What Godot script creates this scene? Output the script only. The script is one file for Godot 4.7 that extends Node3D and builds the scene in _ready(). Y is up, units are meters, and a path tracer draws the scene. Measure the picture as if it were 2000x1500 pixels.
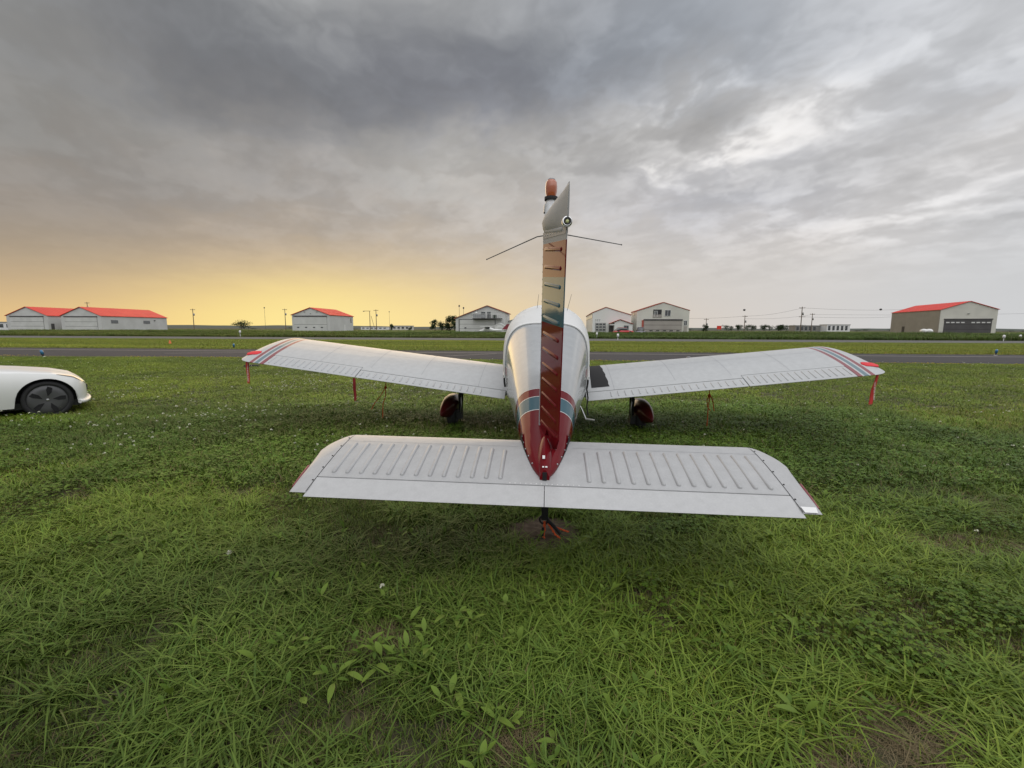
extends Node3D
# A parked light aeroplane seen from behind its tail on a grass airfield under a storm sky at sunset.

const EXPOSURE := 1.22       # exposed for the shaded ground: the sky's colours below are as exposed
const AIR := 0.0733          # turn of the airfield (runway, taxiway) about the vertical, radians
var PT: Transform3D          # frame of the parked aeroplane: x right, y up, z aft, origin on the ground under the wing's trailing edge
var M := {}                  # materials
var used := {}               # names taken, per parent
var rng := RandomNumberGenerator.new()
var mesh_store := {}

# ---------------------------------------------------------------- mesh builder
class MB:
	var v := PackedVector3Array()
	var g := PackedInt32Array()
	var solid := 0
	var grp := 0
	func tri(a: Vector3, b: Vector3, c: Vector3) -> void:
		v.append(a); v.append(b); v.append(c); g.append(grp)
	func quad(a: Vector3, b: Vector3, c: Vector3, d: Vector3) -> void:
		tri(a, b, c); tri(a, c, d)
	# turns every triangle since the last call so that the shape faces away from its middle (or from `mid`)
	func end(mid = null) -> void:
		var n := v.size()
		if n <= solid: return
		var c := Vector3.ZERO
		if mid == null:
			for i in range(solid, n): c += v[i]
			c /= float(n - solid)
		else:
			c = mid
		var vol := 0.0
		for i in range(solid, n, 3):
			vol += (v[i] - c).dot((v[i + 1] - c).cross(v[i + 2] - c))
		if vol > 0.0:
			for i in range(solid, n, 3):
				var t := v[i + 1]; v[i + 1] = v[i + 2]; v[i + 2] = t
		solid = n
	func loft(rows: Array, closed := true, caps := false, flat_from := -1, mid = null) -> void:
		var n: int = rows[0].size()
		var m := n if closed else n - 1
		var base := grp
		for i in rows.size() - 1:
			var a: PackedVector3Array = rows[i]
			var b: PackedVector3Array = rows[i + 1]
			for j in m:
				grp = base + (1 if (flat_from >= 0 and j >= flat_from) else 0)
				var k := (j + 1) % n
				quad(a[j], a[k], b[k], b[j])
		if caps:
			for e in [0, rows.size() - 1]:
				grp = base + 2 + (1 if e > 0 else 0)
				var r: PackedVector3Array = rows[e]
				var c := Vector3.ZERO
				for q in r: c += q
				c /= float(r.size())
				for j in n:
					var k := (j + 1) % n
					if e == 0: tri(c, r[k], r[j])
					else: tri(c, r[j], r[k])
		grp = base + 4
		end(mid)
	func box(c: Vector3, s: Vector3, b := Basis.IDENTITY) -> void:
		var h := s * 0.5
		var p := []
		for i in 8:
			p.append(c + b * Vector3(h.x if i & 1 else -h.x, h.y if i & 2 else -h.y, h.z if i & 4 else -h.z))
		for f in [[0, 1, 3, 2], [4, 6, 7, 5], [0, 4, 5, 1], [2, 3, 7, 6], [0, 2, 6, 4], [1, 5, 7, 3]]:
			grp += 1
			quad(p[f[0]], p[f[1]], p[f[2]], p[f[3]])
		grp += 1
		end()
	# a box between two corners
	func bx(a: Vector3, b: Vector3) -> void:
		box((a + b) * 0.5, (b - a).abs())
	func tube(pts: Array, r0: float, r1: float, sides := 8, caps := true) -> void:
		var rows := []
		var last := Vector3.ZERO
		for i in pts.size():
			var d: Vector3 = (pts[mini(i + 1, pts.size() - 1)] - pts[maxi(i - 1, 0)]).normalized()
			var s := d.cross(Vector3.UP if absf(d.y) < 0.9 else Vector3.RIGHT).normalized()
			if i > 0: s = (last - d * last.dot(d)).normalized()
			last = s
			var u := d.cross(s)
			var r := lerpf(r0, r1, float(i) / maxf(1.0, pts.size() - 1))
			var row := PackedVector3Array()
			for k in sides:
				var a := TAU * k / sides
				row.append(pts[i] + (s * cos(a) + u * sin(a)) * r)
			rows.append(row)
		loft(rows, true, caps)
	# profile of (radius, along) turned about an axis
	func lathe(prof: Array, o: Vector3, axis: Vector3, sides := 24) -> void:
		var s := axis.cross(Vector3.UP if absf(axis.y) < 0.9 else Vector3.RIGHT).normalized()
		var u := axis.cross(s).normalized()
		var rows := []
		for p in prof:
			var row := PackedVector3Array()
			for k in sides:
				var a := TAU * k / sides
				row.append(o + axis * p.y + (s * cos(a) + u * sin(a)) * p.x)
			rows.append(row)
		loft(rows, true, false)
	func ball(c: Vector3, r: Vector3, n := 10, m := 14) -> void:
		var rows := []
		for i in n + 1:
			var a := PI * i / n
			var row := PackedVector3Array()
			for k in m:
				var b := TAU * k / m
				row.append(c + Vector3(sin(a) * cos(b) * r.x, cos(a) * r.y, sin(a) * sin(b) * r.z))
			rows.append(row)
		loft(rows, true, false)
	func mesh() -> ArrayMesh:
		var st := SurfaceTool.new()
		st.begin(Mesh.PRIMITIVE_TRIANGLES)
		var tri_n := g.size()
		for i in tri_n:
			var a := v[i * 3]; var b := v[i * 3 + 1]; var c := v[i * 3 + 2]
			if (b - a).cross(c - a).length_squared() < 1e-16: continue
			st.set_smooth_group(g[i])
			st.add_vertex(a); st.add_vertex(b); st.add_vertex(c)
		st.generate_normals()
		st.index()
		return st.commit()

# ---------------------------------------------------------------- scene helpers
func numbered(parent: Node, called: String) -> String:
	var key := str(parent.get_instance_id()) + called
	var n: int = used.get(key, 0)
	used[key] = n + 1
	return called if n == 0 else "%s_%03d" % [called, n]

func tag(o: Node, label: String, category: String, group := "", kind := "") -> Node:
	if label: o.set_meta("label", label)
	if category: o.set_meta("category", category)
	if group: o.set_meta("group", group)
	if kind: o.set_meta("kind", kind)
	return o

func thing(called: String, xf: Transform3D, label: String, category: String, group := "") -> Node3D:
	var o := Node3D.new()
	o.name = numbered(self, called)
	o.transform = xf
	add_child(o)
	tag(o, label, category, group)
	return o

func put(called: String, m, mat: Material, parent: Node = null) -> MeshInstance3D:
	if parent == null: parent = self
	var o := MeshInstance3D.new()
	o.name = numbered(parent, called)
	o.mesh = m.mesh() if m is MB else m
	o.material_override = mat
	parent.add_child(o)
	return o

func copy_of(o: Node3D, label: String) -> Node3D:
	var base: String = str(o.name)
	var c := o.duplicate() as Node3D
	c.name = numbered(self, base)
	add_child(c)
	c.set_meta("label", label)
	return c

func lin(r: float, g: float, b: float) -> Color:
	return Color(r, g, b).linear_to_srgb()

func paint(key: String, c: Color, rough := 0.5, metal := 0.0, coat := 0.0, spec := 0.5) -> StandardMaterial3D:
	var m := StandardMaterial3D.new()
	m.albedo_color = c.linear_to_srgb()
	m.roughness = rough
	m.metallic = metal
	m.metallic_specular = spec
	if coat > 0.0:
		m.clearcoat_enabled = true
		m.clearcoat = coat
		m.clearcoat_roughness = 0.04
	M[key] = m
	return m

func noise_img(seed_: int, freq: float, octaves: int, size: int) -> Image:
	var n := FastNoiseLite.new()
	n.seed = seed_
	n.noise_type = FastNoiseLite.TYPE_SIMPLEX_SMOOTH
	n.frequency = freq
	n.fractal_octaves = octaves
	var im := n.get_seamless_image(size, size)
	im.convert(Image.FORMAT_RGBA8)
	return im

# a colour map that varies between two colours (linear), as a triplanar albedo on a white material
func mottled(key: String, a: Color, b: Color, freq: float, scale: float, rough := 0.8, seed_ := 3, octaves := 5, size := 512) -> StandardMaterial3D:
	var im := noise_img(seed_, freq, octaves, size)
	var sa := a.linear_to_srgb(); var sb := b.linear_to_srgb()
	for y in size:
		for x in size:
			var t := clampf((im.get_pixel(x, y).r - 0.5) * 1.5 + 0.5, 0.0, 1.0)
			im.set_pixel(x, y, sa.lerp(sb, t))
	var m := StandardMaterial3D.new()
	m.albedo_texture = ImageTexture.create_from_image(im)
	m.uv1_triplanar = true
	m.uv1_world_triplanar = true
	m.uv1_scale = Vector3.ONE * scale
	m.roughness = rough
	M[key] = m
	return m

func sheet_bump(m: StandardMaterial3D, tex: Texture2D, strength: float, scale: float) -> void:
	m.normal_enabled = true
	m.normal_texture = tex
	m.normal_scale = strength
	m.uv1_triplanar = true
	m.uv1_scale = Vector3.ONE * scale

# ---------------------------------------------------------------- sky
const SKY_V := [0.0, 100.0, 170.0, 215.0, 262.0, 330.0, 400.0, 460.0, 520.0, 570.0, 625.0]
# colour of the sky (sRGB bytes) on a lattice of bearings (columns, left to right) and heights (rows, top down)
const SKY_C := [
	[[150,150,148],[124,125,128],[128,130,133],[158,159,160],[168,169,170],[160,162,165],[158,162,169],[172,178,186],[196,198,202],[205,207,211],[208,209,212]],
	[[158,157,154],[118,119,122],[115,117,121],[120,122,126],[136,138,143],[128,131,138],[148,154,163],[165,171,180],[185,189,196],[203,206,210],[215,216,218]],
	[[146,144,141],[128,128,129],[116,117,121],[112,114,119],[112,114,122],[117,120,128],[148,152,160],[178,182,188],[206,205,206],[184,188,196],[196,199,205]],
	[[145,143,139],[140,139,137],[120,120,122],[116,117,121],[118,120,126],[124,126,134],[176,176,178],[198,198,199],[216,212,208],[186,190,196],[212,210,209]],
	[[150,147,142],[150,147,143],[152,149,146],[164,161,159],[170,168,166],[178,176,174],[202,200,197],[206,203,200],[212,209,206],[194,196,201],[222,218,214]],
	[[150,145,139],[144,140,137],[160,156,152],[170,166,163],[172,170,166],[185,182,178],[190,189,189],[190,190,194],[205,205,207],[216,213,211],[206,207,211]],
	[[152,144,136],[156,148,141],[164,157,150],[170,164,158],[178,172,166],[196,190,184],[190,188,189],[183,184,190],[196,197,202],[214,212,210],[208,209,212]],
	[[160,147,131],[167,154,138],[176,162,146],[182,169,154],[189,178,165],[200,192,183],[202,197,193],[203,200,199],[212,206,201],[206,205,206],[206,207,209]],
	[[176,158,134],[188,168,141],[200,178,148],[213,190,154],[210,191,162],[208,193,173],[205,198,189],[207,203,199],[212,208,204],[207,206,206],[204,206,208]],
	[[200,172,135],[221,190,143],[246,217,146],[252,226,150],[242,216,156],[225,206,174],[213,202,188],[211,205,199],[212,208,204],[208,207,207],[204,206,208]],
	[[228,193,136],[245,208,140],[255,228,146],[255,234,156],[252,226,156],[236,212,168],[220,205,184],[214,206,198],[212,208,204],[208,207,207],[205,207,209]]]
# how ragged the cloud is there, 0 smooth veil, 9 torn bright edges
const SKY_T := ["32212244454", "22211244566", "12211248954", "22211469955", "22234689845", "22233455555", "11222334678", "00111123653", "00000012221", "00000000110", "00000000000"]
const SKY_W := 3072
const SKY_H := 1536
const GA := 180              # lattice of the smooth sky: 2 degrees of bearing, 1.5 degrees of height
const GE := 61
var sky_grid := PackedFloat32Array()
var sky_data := PackedFloat32Array()
var sky_rows: Array = []
var nz: Array = []

func sky_setup() -> void:
	var dirs: Array[Vector2] = []
	var cols: Array[Vector3] = []
	var wid: Array[float] = []
	var tex: Array[float] = []
	var pit := deg_to_rad(-7.132)
	for r in SKY_V.size():
		for c in 11:
			var d := Vector3((c * 200.0 - 1000.0) / 863.2, (750.0 - SKY_V[r]) / 863.2, -1.0).normalized().rotated(Vector3.RIGHT, pit)
			var k: Array = SKY_C[r][c]
			dirs.append(Vector2(rad_to_deg(atan2(d.x, -d.z)), rad_to_deg(asin(d.y)))); wid.append(1.0)
			tex.append(int(SKY_T[r][c]) / 9.0)
			var q := Color8(k[0], k[1], k[2]).srgb_to_linear()
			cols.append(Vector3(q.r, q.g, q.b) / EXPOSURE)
	# the rest of the dome: the grey cloud goes on overhead, brighter where it thins to the right and behind
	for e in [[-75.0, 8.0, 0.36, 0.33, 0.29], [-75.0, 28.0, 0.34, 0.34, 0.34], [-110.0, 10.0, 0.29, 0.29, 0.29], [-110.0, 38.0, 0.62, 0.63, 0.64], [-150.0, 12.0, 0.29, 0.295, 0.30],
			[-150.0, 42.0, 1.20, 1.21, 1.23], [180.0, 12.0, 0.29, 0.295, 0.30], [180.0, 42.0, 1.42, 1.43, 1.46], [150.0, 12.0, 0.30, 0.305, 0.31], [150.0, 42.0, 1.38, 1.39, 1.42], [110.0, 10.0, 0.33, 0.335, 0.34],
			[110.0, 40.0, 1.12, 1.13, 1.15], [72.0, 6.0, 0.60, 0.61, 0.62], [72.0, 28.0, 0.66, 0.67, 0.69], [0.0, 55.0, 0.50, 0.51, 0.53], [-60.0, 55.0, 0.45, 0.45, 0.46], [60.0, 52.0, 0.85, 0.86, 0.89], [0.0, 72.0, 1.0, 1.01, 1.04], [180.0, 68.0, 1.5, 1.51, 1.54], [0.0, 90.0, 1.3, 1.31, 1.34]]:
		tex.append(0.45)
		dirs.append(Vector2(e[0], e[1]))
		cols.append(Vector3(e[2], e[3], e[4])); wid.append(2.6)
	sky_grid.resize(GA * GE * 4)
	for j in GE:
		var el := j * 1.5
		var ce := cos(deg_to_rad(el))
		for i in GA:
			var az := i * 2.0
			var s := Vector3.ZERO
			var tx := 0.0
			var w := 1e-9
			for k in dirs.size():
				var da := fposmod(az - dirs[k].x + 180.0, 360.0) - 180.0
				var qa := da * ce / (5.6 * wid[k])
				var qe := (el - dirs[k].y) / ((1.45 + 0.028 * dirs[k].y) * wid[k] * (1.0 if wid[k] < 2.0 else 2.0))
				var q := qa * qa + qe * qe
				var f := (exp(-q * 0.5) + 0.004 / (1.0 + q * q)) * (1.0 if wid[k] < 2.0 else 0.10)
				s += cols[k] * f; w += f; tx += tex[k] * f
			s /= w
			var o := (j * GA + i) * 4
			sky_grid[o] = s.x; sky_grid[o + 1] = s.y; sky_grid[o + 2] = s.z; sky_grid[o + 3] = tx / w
	for s in 6:
		var n := FastNoiseLite.new()
		n.seed = 11 + s * 7
		n.noise_type = FastNoiseLite.TYPE_SIMPLEX_SMOOTH
		n.frequency = 1.0
		n.fractal_octaves = [3, 6, 6, 4, 3, 3][s]
		n.fractal_gain = 0.58
		nz.append(n)

func sky_row(j: int) -> void:
	var el := (0.5 - (j + 0.5) / SKY_H) * PI
	var row := PackedFloat32Array()
	row.resize(SKY_W * 4)
	var n0: FastNoiseLite = nz[0]; var n1: FastNoiseLite = nz[1]; var n2: FastNoiseLite = nz[2]; var n3: FastNoiseLite = nz[3]; var n4: FastNoiseLite = nz[4]
	var cy := cos(el); var sy := sin(el)
	var soft := smoothstep(0.02, 0.20, sy)          # clouds close to the horizon melt into the rain veil
	var soft2 := smoothstep(0.10, 0.32, sy)
	for i in SKY_W:
		var az := TAU * (i + 0.5) / SKY_W
		var dx := sin(az) * cy; var dz := -cos(az) * cy
		# cloud deck seen in perspective, streaked along one bearing
		var k := 1.0 / (maxf(sy, 0.0) + 0.16)
		var px := dx * k; var pz := dz * k
		var s := px * -0.545 + pz * -0.839
		var t := px * 0.839 + pz * -0.545
		var wx := n3.get_noise_2d(px * 1.9, pz * 1.9)
		var wy := n3.get_noise_2d(px * 1.9 + 31.0, pz * 1.9 + 7.0)
		var streak := n1.get_noise_2d(s * 0.8 + wx * 0.25 + 5.0, t * 2.7 + wy * 0.35)
		var puff := n2.get_noise_2d(px * 2.1 + wx * 0.3, pz * 2.1 + wy * 0.3)
		var big := n0.get_noise_2d(s * 0.5 + 9.0, t * 1.1)
		# the smooth sky, looked up where the warp says
		var a := fposmod(rad_to_deg(az) + (wx * 3.0 + puff * 2.6) * soft, 360.0) / 2.0
		var e := clampf(rad_to_deg(el) + (wy * 2.4 + puff * 3.4) * soft2, 0.0, 89.5) / 1.5
		var a0 := int(a) % GA; var a1 := (a0 + 1) % GA; var fa := a - floorf(a)
		var e0 := mini(int(e), GE - 1); var e1 := mini(e0 + 1, GE - 1); var fe := e - floorf(e)
		var o00 := (e0 * GA + a0) * 4; var o01 := (e0 * GA + a1) * 4; var o10 := (e1 * GA + a0) * 4; var o11 := (e1 * GA + a1) * 4
		var w00 := (1 - fa) * (1 - fe); var w01 := fa * (1 - fe); var w10 := (1 - fa) * fe; var w11 := fa * fe
		var r := sky_grid[o00] * w00 + sky_grid[o01] * w01 + sky_grid[o10] * w10 + sky_grid[o11] * w11
		var g := sky_grid[o00 + 1] * w00 + sky_grid[o01 + 1] * w01 + sky_grid[o10 + 1] * w10 + sky_grid[o11 + 1] * w11
		var b := sky_grid[o00 + 2] * w00 + sky_grid[o01 + 2] * w01 + sky_grid[o10 + 2] * w10 + sky_grid[o11 + 2] * w11
		var torn := sky_grid[o00 + 3] * w00 + sky_grid[o01 + 3] * w01 + sky_grid[o10 + 3] * w10 + sky_grid[o11 + 3] * w11
		# torn bright edges where the cloud is broken, a smooth veil under the storm
		var amp := (0.05 + 0.34 * torn) * soft
		var cell := smoothstep(-0.22, 0.26, puff + 0.45 * streak) - 0.5
		var m := exp(amp * (streak * 0.6 + puff * 0.6 + big * 0.8 + cell * 0.55))
		var edge := smoothstep(0.14, 0.50, streak * 0.7 + puff * 0.85 + big * 0.3 + 0.25 * (torn - 0.5)) * smoothstep(0.45, 0.95, torn)
		m *= 1.0 + 0.05 * soft * n4.get_noise_2d(s * 6.0, t * 15.0) * (0.3 + torn)
		var warm := edge * 0.42 * maxf(0.0, 0.92 / EXPOSURE - r)
		var o := i * 4
		row[o] = r * m + warm * 1.0
		row[o + 1] = g * m + warm * 0.95
		row[o + 2] = b * m + warm * 0.88
		row[o + 3] = 1.0
	sky_rows[j] = row

func make_sky() -> Sky:
	sky_setup()
	var half := SKY_H / 2 + 4
	sky_rows.resize(half)
	var task := WorkerThreadPool.add_group_task(sky_row, half)
	WorkerThreadPool.wait_for_group_task_completion(task)
	for j in half: sky_data.append_array(sky_rows[j])
	var low := PackedFloat32Array()
	for i in SKY_W: low.append_array(PackedFloat32Array([0.05, 0.065, 0.03, 1.0]))
	for j in SKY_H - half: sky_data.append_array(low)
	var im := Image.create_from_data(SKY_W, SKY_H, false, Image.FORMAT_RGBAF, sky_data.to_byte_array())
	sky_data.clear(); sky_rows.clear()
	var pm := PanoramaSkyMaterial.new()
	pm.panorama = ImageTexture.create_from_image(im)
	var sky := Sky.new()
	sky.sky_material = pm
	return sky

# ---------------------------------------------------------------- materials
func make_materials() -> void:
	# skin of the aeroplane: slight oil-canning and rain beads
	var rip := noise_img(21, 0.006, 3, 512)
	for y in 512:
		for x in 512:
			var h := 0.35 + (rip.get_pixel(x, y).r - 0.5) * 0.5
			rip.set_pixel(x, y, Color(h, h, h))
	for k in 420:
		var cx := rng.randi_range(0, 511); var cy := rng.randi_range(0, 511)
		var r := rng.randf_range(1.2, 3.6)
		for yy in range(-4, 5):
			for xx in range(-4, 5):
				var d := sqrt(float(xx * xx + yy * yy)) / r
				if d < 1.0:
					var px := posmod(cx + xx, 512); var py := posmod(cy + yy, 512)
					var h := rip.get_pixel(px, py).r + 0.16 * sqrt(1.0 - d * d)
					rip.set_pixel(px, py, Color(h, h, h))
	rip.bump_map_to_normal_map(3.0)
	var skin := ImageTexture.create_from_image(rip)
	var p := paint("silver", Color(0.475, 0.488, 0.50), 0.34, 0.0, 0.2)
	sheet_bump(p, skin, 0.35, 1.6)
	p = paint("hull", Color(0.40, 0.415, 0.43), 0.22, 0.0, 0.30, 0.35)
	sheet_bump(p, skin, 0.16, 1.2)
	p = paint("stab_grey", Color(0.44, 0.445, 0.455), 0.36, 0.0, 0.25)
	sheet_bump(p, skin, 0.55, 1.8)
	p = paint("tab_grey", Color(0.51, 0.515, 0.525), 0.34, 0.0, 0.25)
	sheet_bump(p, skin, 0.45, 1.8)
	# faint grime and weathering of the painted sheet
	var gr := noise_img(33, 0.010, 5, 512)
	var g2 := noise_img(34, 0.06, 3, 512)
	for y in 512:
		for x in 512:
			var h := clampf(0.965 + (gr.get_pixel(x, y).r - 0.5) * 0.07 + (g2.get_pixel(x, y).r - 0.5) * 0.05, 0.0, 1.0)
			gr.set_pixel(x, y, Color(h, h * 0.997, h * 0.99))
	for k in 160:
		var cx := rng.randi_range(0, 511); var cy := rng.randi_range(0, 511)
		var h := rng.randf_range(0.62, 0.85)
		gr.set_pixel(cx, cy, Color(h, h * 0.97, h * 0.92))
	var grime := ImageTexture.create_from_image(gr)
	for q in ["silver", "stab_grey", "tab_grey", "hull"]: M[q].albedo_texture = grime
	p = paint("red_paint", Color(0.145, 0.008, 0.012), 0.07, 0.0, 0.0, 0.22)
	sheet_bump(p, skin, 0.22, 1.8)
	p = paint("blue_paint", Color(0.055, 0.12, 0.15), 0.07, 0.0, 0.0, 0.24)
	sheet_bump(p, skin, 0.22, 1.8)
	paint("fairing_red_shaded", Color(0.075, 0.005, 0.008), 0.3, 0.0, 0.15)  # same red as the airframe, darkened to paint in the shade under the wings
	paint("stripe_red", Color(0.20, 0.02, 0.03), 0.35, 0.0, 0.4)
	paint("stripe_blue", Color(0.085, 0.16, 0.19), 0.35, 0.0, 0.4)
	p = paint("horn_grey", Color(0.40, 0.40, 0.40), 0.55, 0.0, 0.0, 0.25)
	paint("white_paint", Color(0.78, 0.78, 0.77), 0.3, 0.0, 0.6)
	paint("gap_black", Color(0.006, 0.006, 0.007), 0.8)
	paint("rubber", Color(0.016, 0.016, 0.017), 0.75)
	paint("dark_metal", Color(0.035, 0.035, 0.037), 0.45, 0.5)
	paint("steel", Color(0.42, 0.42, 0.43), 0.32, 0.9)
	paint("chrome", Color(0.75, 0.75, 0.76), 0.12, 1.0)
	paint("antenna", Color(0.12, 0.12, 0.12), 0.4, 0.5)
	paint("walk_black", Color(0.022, 0.022, 0.023), 0.95)
	paint("seal", Color(0.30, 0.305, 0.32), 0.5)
	p = paint("canvas", Color(0.66, 0.66, 0.65), 0.75)
	p.rim_enabled = true; p.rim = 0.3; p.rim_tint = 0.5
	sheet_bump(p, ImageTexture.create_from_image(bump_of(noise_img(5, 0.012, 4, 256), 6.0)), 0.8, 1.1)
	paint("piping", Color(0.80, 0.80, 0.79), 0.6)
	paint("strap", Color(0.012, 0.012, 0.013), 0.8)
	p = paint("ribbon", Color(0.60, 0.045, 0.04), 0.7)
	p.backlight_enabled = true; p.backlight = Color(0.35, 0.02, 0.02)
	paint("ribbon_dark", Color(0.21, 0.006, 0.010), 0.75)
	paint("pad_red", Color(0.68, 0.025, 0.035), 0.6)
	paint("print_white", Color(0.75, 0.62, 0.6), 0.7)
	paint("rope", Color(0.62, 0.10, 0.025), 0.85)
	paint("amber", Color(0.42, 0.10, 0.03), 0.12, 0.0, 1.0)
	paint("lens", Color(0.62, 0.66, 0.30), 0.08, 0.0, 1.0)
	paint("glass_dark", Color(0.02, 0.022, 0.025), 0.06, 0.0, 1.0)
	paint("pane", Color(0.03, 0.035, 0.04), 0.05, 0.0, 1.0, 0.8)
	# car
	paint("car_white", Color(0.80, 0.80, 0.785), 0.28, 0.0, 0.35, 0.35)
	paint("car_black", Color(0.012, 0.012, 0.013), 0.4)
	paint("wheel_cover", Color(0.085, 0.086, 0.088), 0.42, 0.25)
	paint("headlamp", Color(0.05, 0.05, 0.055), 0.08, 0.0, 1.0)
	# ground and buildings
	mottled("soil", Color(0.036, 0.036, 0.015), Color(0.070, 0.062, 0.028), 0.012, 0.5, 0.95, 4)
	mottled("asphalt", Color(0.026, 0.0235, 0.025), Color(0.042, 0.038, 0.040), 0.02, 0.13, 0.9, 8)
	mottled("runway_tar", Color(0.085, 0.085, 0.078), Color(0.12, 0.117, 0.108), 0.02, 0.1, 0.9, 9)
	mottled("line_paint", Color(0.24, 0.22, 0.19), Color(0.36, 0.335, 0.30), 0.05, 0.3, 0.8, 10)
	mottled("shoulder", Color(0.055, 0.045, 0.030), Color(0.09, 0.075, 0.05), 0.03, 0.4, 0.95, 12)
	mottled("bare_earth", Color(0.055, 0.036, 0.024), Color(0.11, 0.08, 0.055), 0.02, 1.6, 0.95, 14)
	mottled("wall_grey", Color(0.560, 0.560, 0.539), Color(0.644, 0.644, 0.623), 0.01, 0.08, 0.6, 15, 3, 256)
	mottled("wall_white", Color(0.742, 0.742, 0.702), Color(0.800, 0.800, 0.796), 0.01, 0.08, 0.6, 16, 3, 256)
	mottled("wall_tan", Color(0.605, 0.590, 0.533), Color(0.691, 0.677, 0.605), 0.01, 0.08, 0.6, 17, 3, 256)
	mottled("wall_olive", Color(0.225, 0.222, 0.206), Color(0.269, 0.265, 0.244), 0.01, 0.08, 0.6, 18, 3, 256)
	mottled("roof_red", Color(0.62, 0.035, 0.022), Color(0.74, 0.055, 0.03), 0.01, 0.08, 0.45, 19, 3, 256)
	mottled("door_grey", Color(0.571, 0.571, 0.544), Color(0.680, 0.680, 0.653), 0.01, 0.1, 0.55, 20, 3, 256)
	mottled("door_taupe", Color(0.336, 0.302, 0.277), Color(0.403, 0.370, 0.336), 0.01, 0.1, 0.55, 22, 3, 256)
	mottled("door_dark", Color(0.075, 0.07, 0.07), Color(0.10, 0.095, 0.095), 0.01, 0.1, 0.55, 23, 3, 256)
	paint("trim_red", Color(0.42, 0.10, 0.07), 0.5)
	paint("trim_grey", Color(0.34, 0.34, 0.33), 0.5)
	paint("white_trim", Color(0.70, 0.70, 0.68), 0.5)
	paint("recess", Color(0.03, 0.03, 0.032), 0.7)
	paint("timber", Color(0.16, 0.12, 0.085), 0.9)
	paint("wire", Color(0.06, 0.06, 0.06), 0.6)
	paint("orange_plastic", Color(0.65, 0.14, 0.03), 0.5)
	paint("blue_lamp", Color(0.03, 0.16, 0.32), 0.25, 0.0, 0.8)
	paint("car_red", Color(0.55, 0.02, 0.03), 0.25, 0.0, 1.0)
	paint("van_lilac", Color(0.40, 0.36, 0.46), 0.3, 0.0, 0.8)
	paint("bark", Color(0.05, 0.04, 0.03), 0.9)
	paint("hill_green", Color(0.05, 0.065, 0.05), 0.95)
	for k in [["leaf_dark", 0.85], ["blade", 0.5], ["petal", 0.7]]:
		var m := StandardMaterial3D.new()
		m.vertex_color_use_as_albedo = true
		m.roughness = k[1]
		m.metallic_specular = 0.3
		m.backlight_enabled = true
		m.backlight = Color(0.45, 0.45, 0.45)
		M[k[0]] = m

func bump_of(im: Image, s: float) -> Image:
	im.bump_map_to_normal_map(s)
	return im

# ---------------------------------------------------------------- aeroplane
const DIH := 0.1197          # tan of the dihedral
const CH := 1.6              # wing chord
const HULL := [[-3.02, 0.40, 1.24, 0.74, 2.6], [-2.7, 0.47, 1.34, 0.62, 2.8], [-2.1, 0.53, 1.42, 0.52, 3.0], [-1.5, 0.565, 1.50, 0.46, 3.0], [-1.25, 0.575, 1.60, 0.44, 2.8], [-0.9, 0.585, 1.80, 0.43, 2.6], [-0.5, 0.595, 1.88, 0.42, 2.5], [-0.15, 0.58, 1.82, 0.43, 2.7], [0.1, 0.56, 1.735, 0.44, 3.1], [0.4, 0.525, 1.625, 0.46, 3.5], [0.8, 0.468, 1.505, 0.50, 3.4], [1.3, 0.40, 1.355, 0.54, 3.2], [1.8, 0.333, 1.205, 0.57, 3.0], [2.32, 0.263, 1.05, 0.60, 2.8], [2.70, 0.215, 0.937, 0.615, 2.6], [2.97, 0.178, 0.862, 0.62, 2.5], [3.15, 0.146, 0.81, 0.62, 2.4], [3.3, 0.106, 0.765, 0.625, 2.3], [3.42, 0.066, 0.725, 0.63, 2.2], [3.49, 0.030, 0.69, 0.64, 2.0]]

func hull_at(z: float) -> Array:
	for i in HULL.size() - 1:
		var a: Array = HULL[i]; var b: Array = HULL[i + 1]
		if z <= b[0]:
			var t := clampf((z - a[0]) / (b[0] - a[0]), 0.0, 1.0)
			return [z, lerpf(a[1], b[1], t), lerpf(a[2], b[2], t), lerpf(a[3], b[3], t), lerpf(a[4], b[4], t)]
	return HULL[HULL.size() - 1]

func hull_pt(z: float, ang: float, grow := 0.0) -> Vector3:
	var h := hull_at(z)
	var e: float = 2.0 / h[4]
	var c := cos(ang); var s := sin(ang)
	var cy: float = (h[2] + h[3]) * 0.5; var hh: float = (h[2] - h[3]) * 0.5
	return Vector3(signf(c) * pow(absf(c), e) * (h[1] + grow), cy + signf(s) * pow(absf(s), e) * (hh + grow), z)

func hull_part(z0: float, z1: float, steps: int, grow := 0.0, cap := false, a0 := 0.0, a1 := TAU, n := 72) -> MB:
	var mb := MB.new()
	var rows := []
	var whole := absf(a1 - a0 - TAU) < 0.001
	for i in steps + 1:
		var z := lerpf(z0, z1, float(i) / steps)
		var row := PackedVector3Array()
		for k in (n if whole else n + 1):
			row.append(hull_pt(z, a0 + (a1 - a0) * k / n, grow))
		rows.append(row)
	mb.loft(rows, whole, cap, -1, Vector3(0, 0.9, (z0 + z1) * 0.5))
	return mb

func foil_y(x: float, upper: bool, t := 0.15, m := 0.03) -> float:
	var yt := 5.0 * t * (0.2969 * sqrt(x) - 0.126 * x - 0.3516 * x * x + 0.2843 * x * x * x - 0.1016 * x * x * x * x)
	var p := 0.4
	var yc := m / (p * p) * (2 * p * x - x * x) if x < p else m / ((1 - p) * (1 - p)) * (1 - 2 * p + 2 * p * x - x * x)
	return yc + yt if upper else yc - yt

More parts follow.
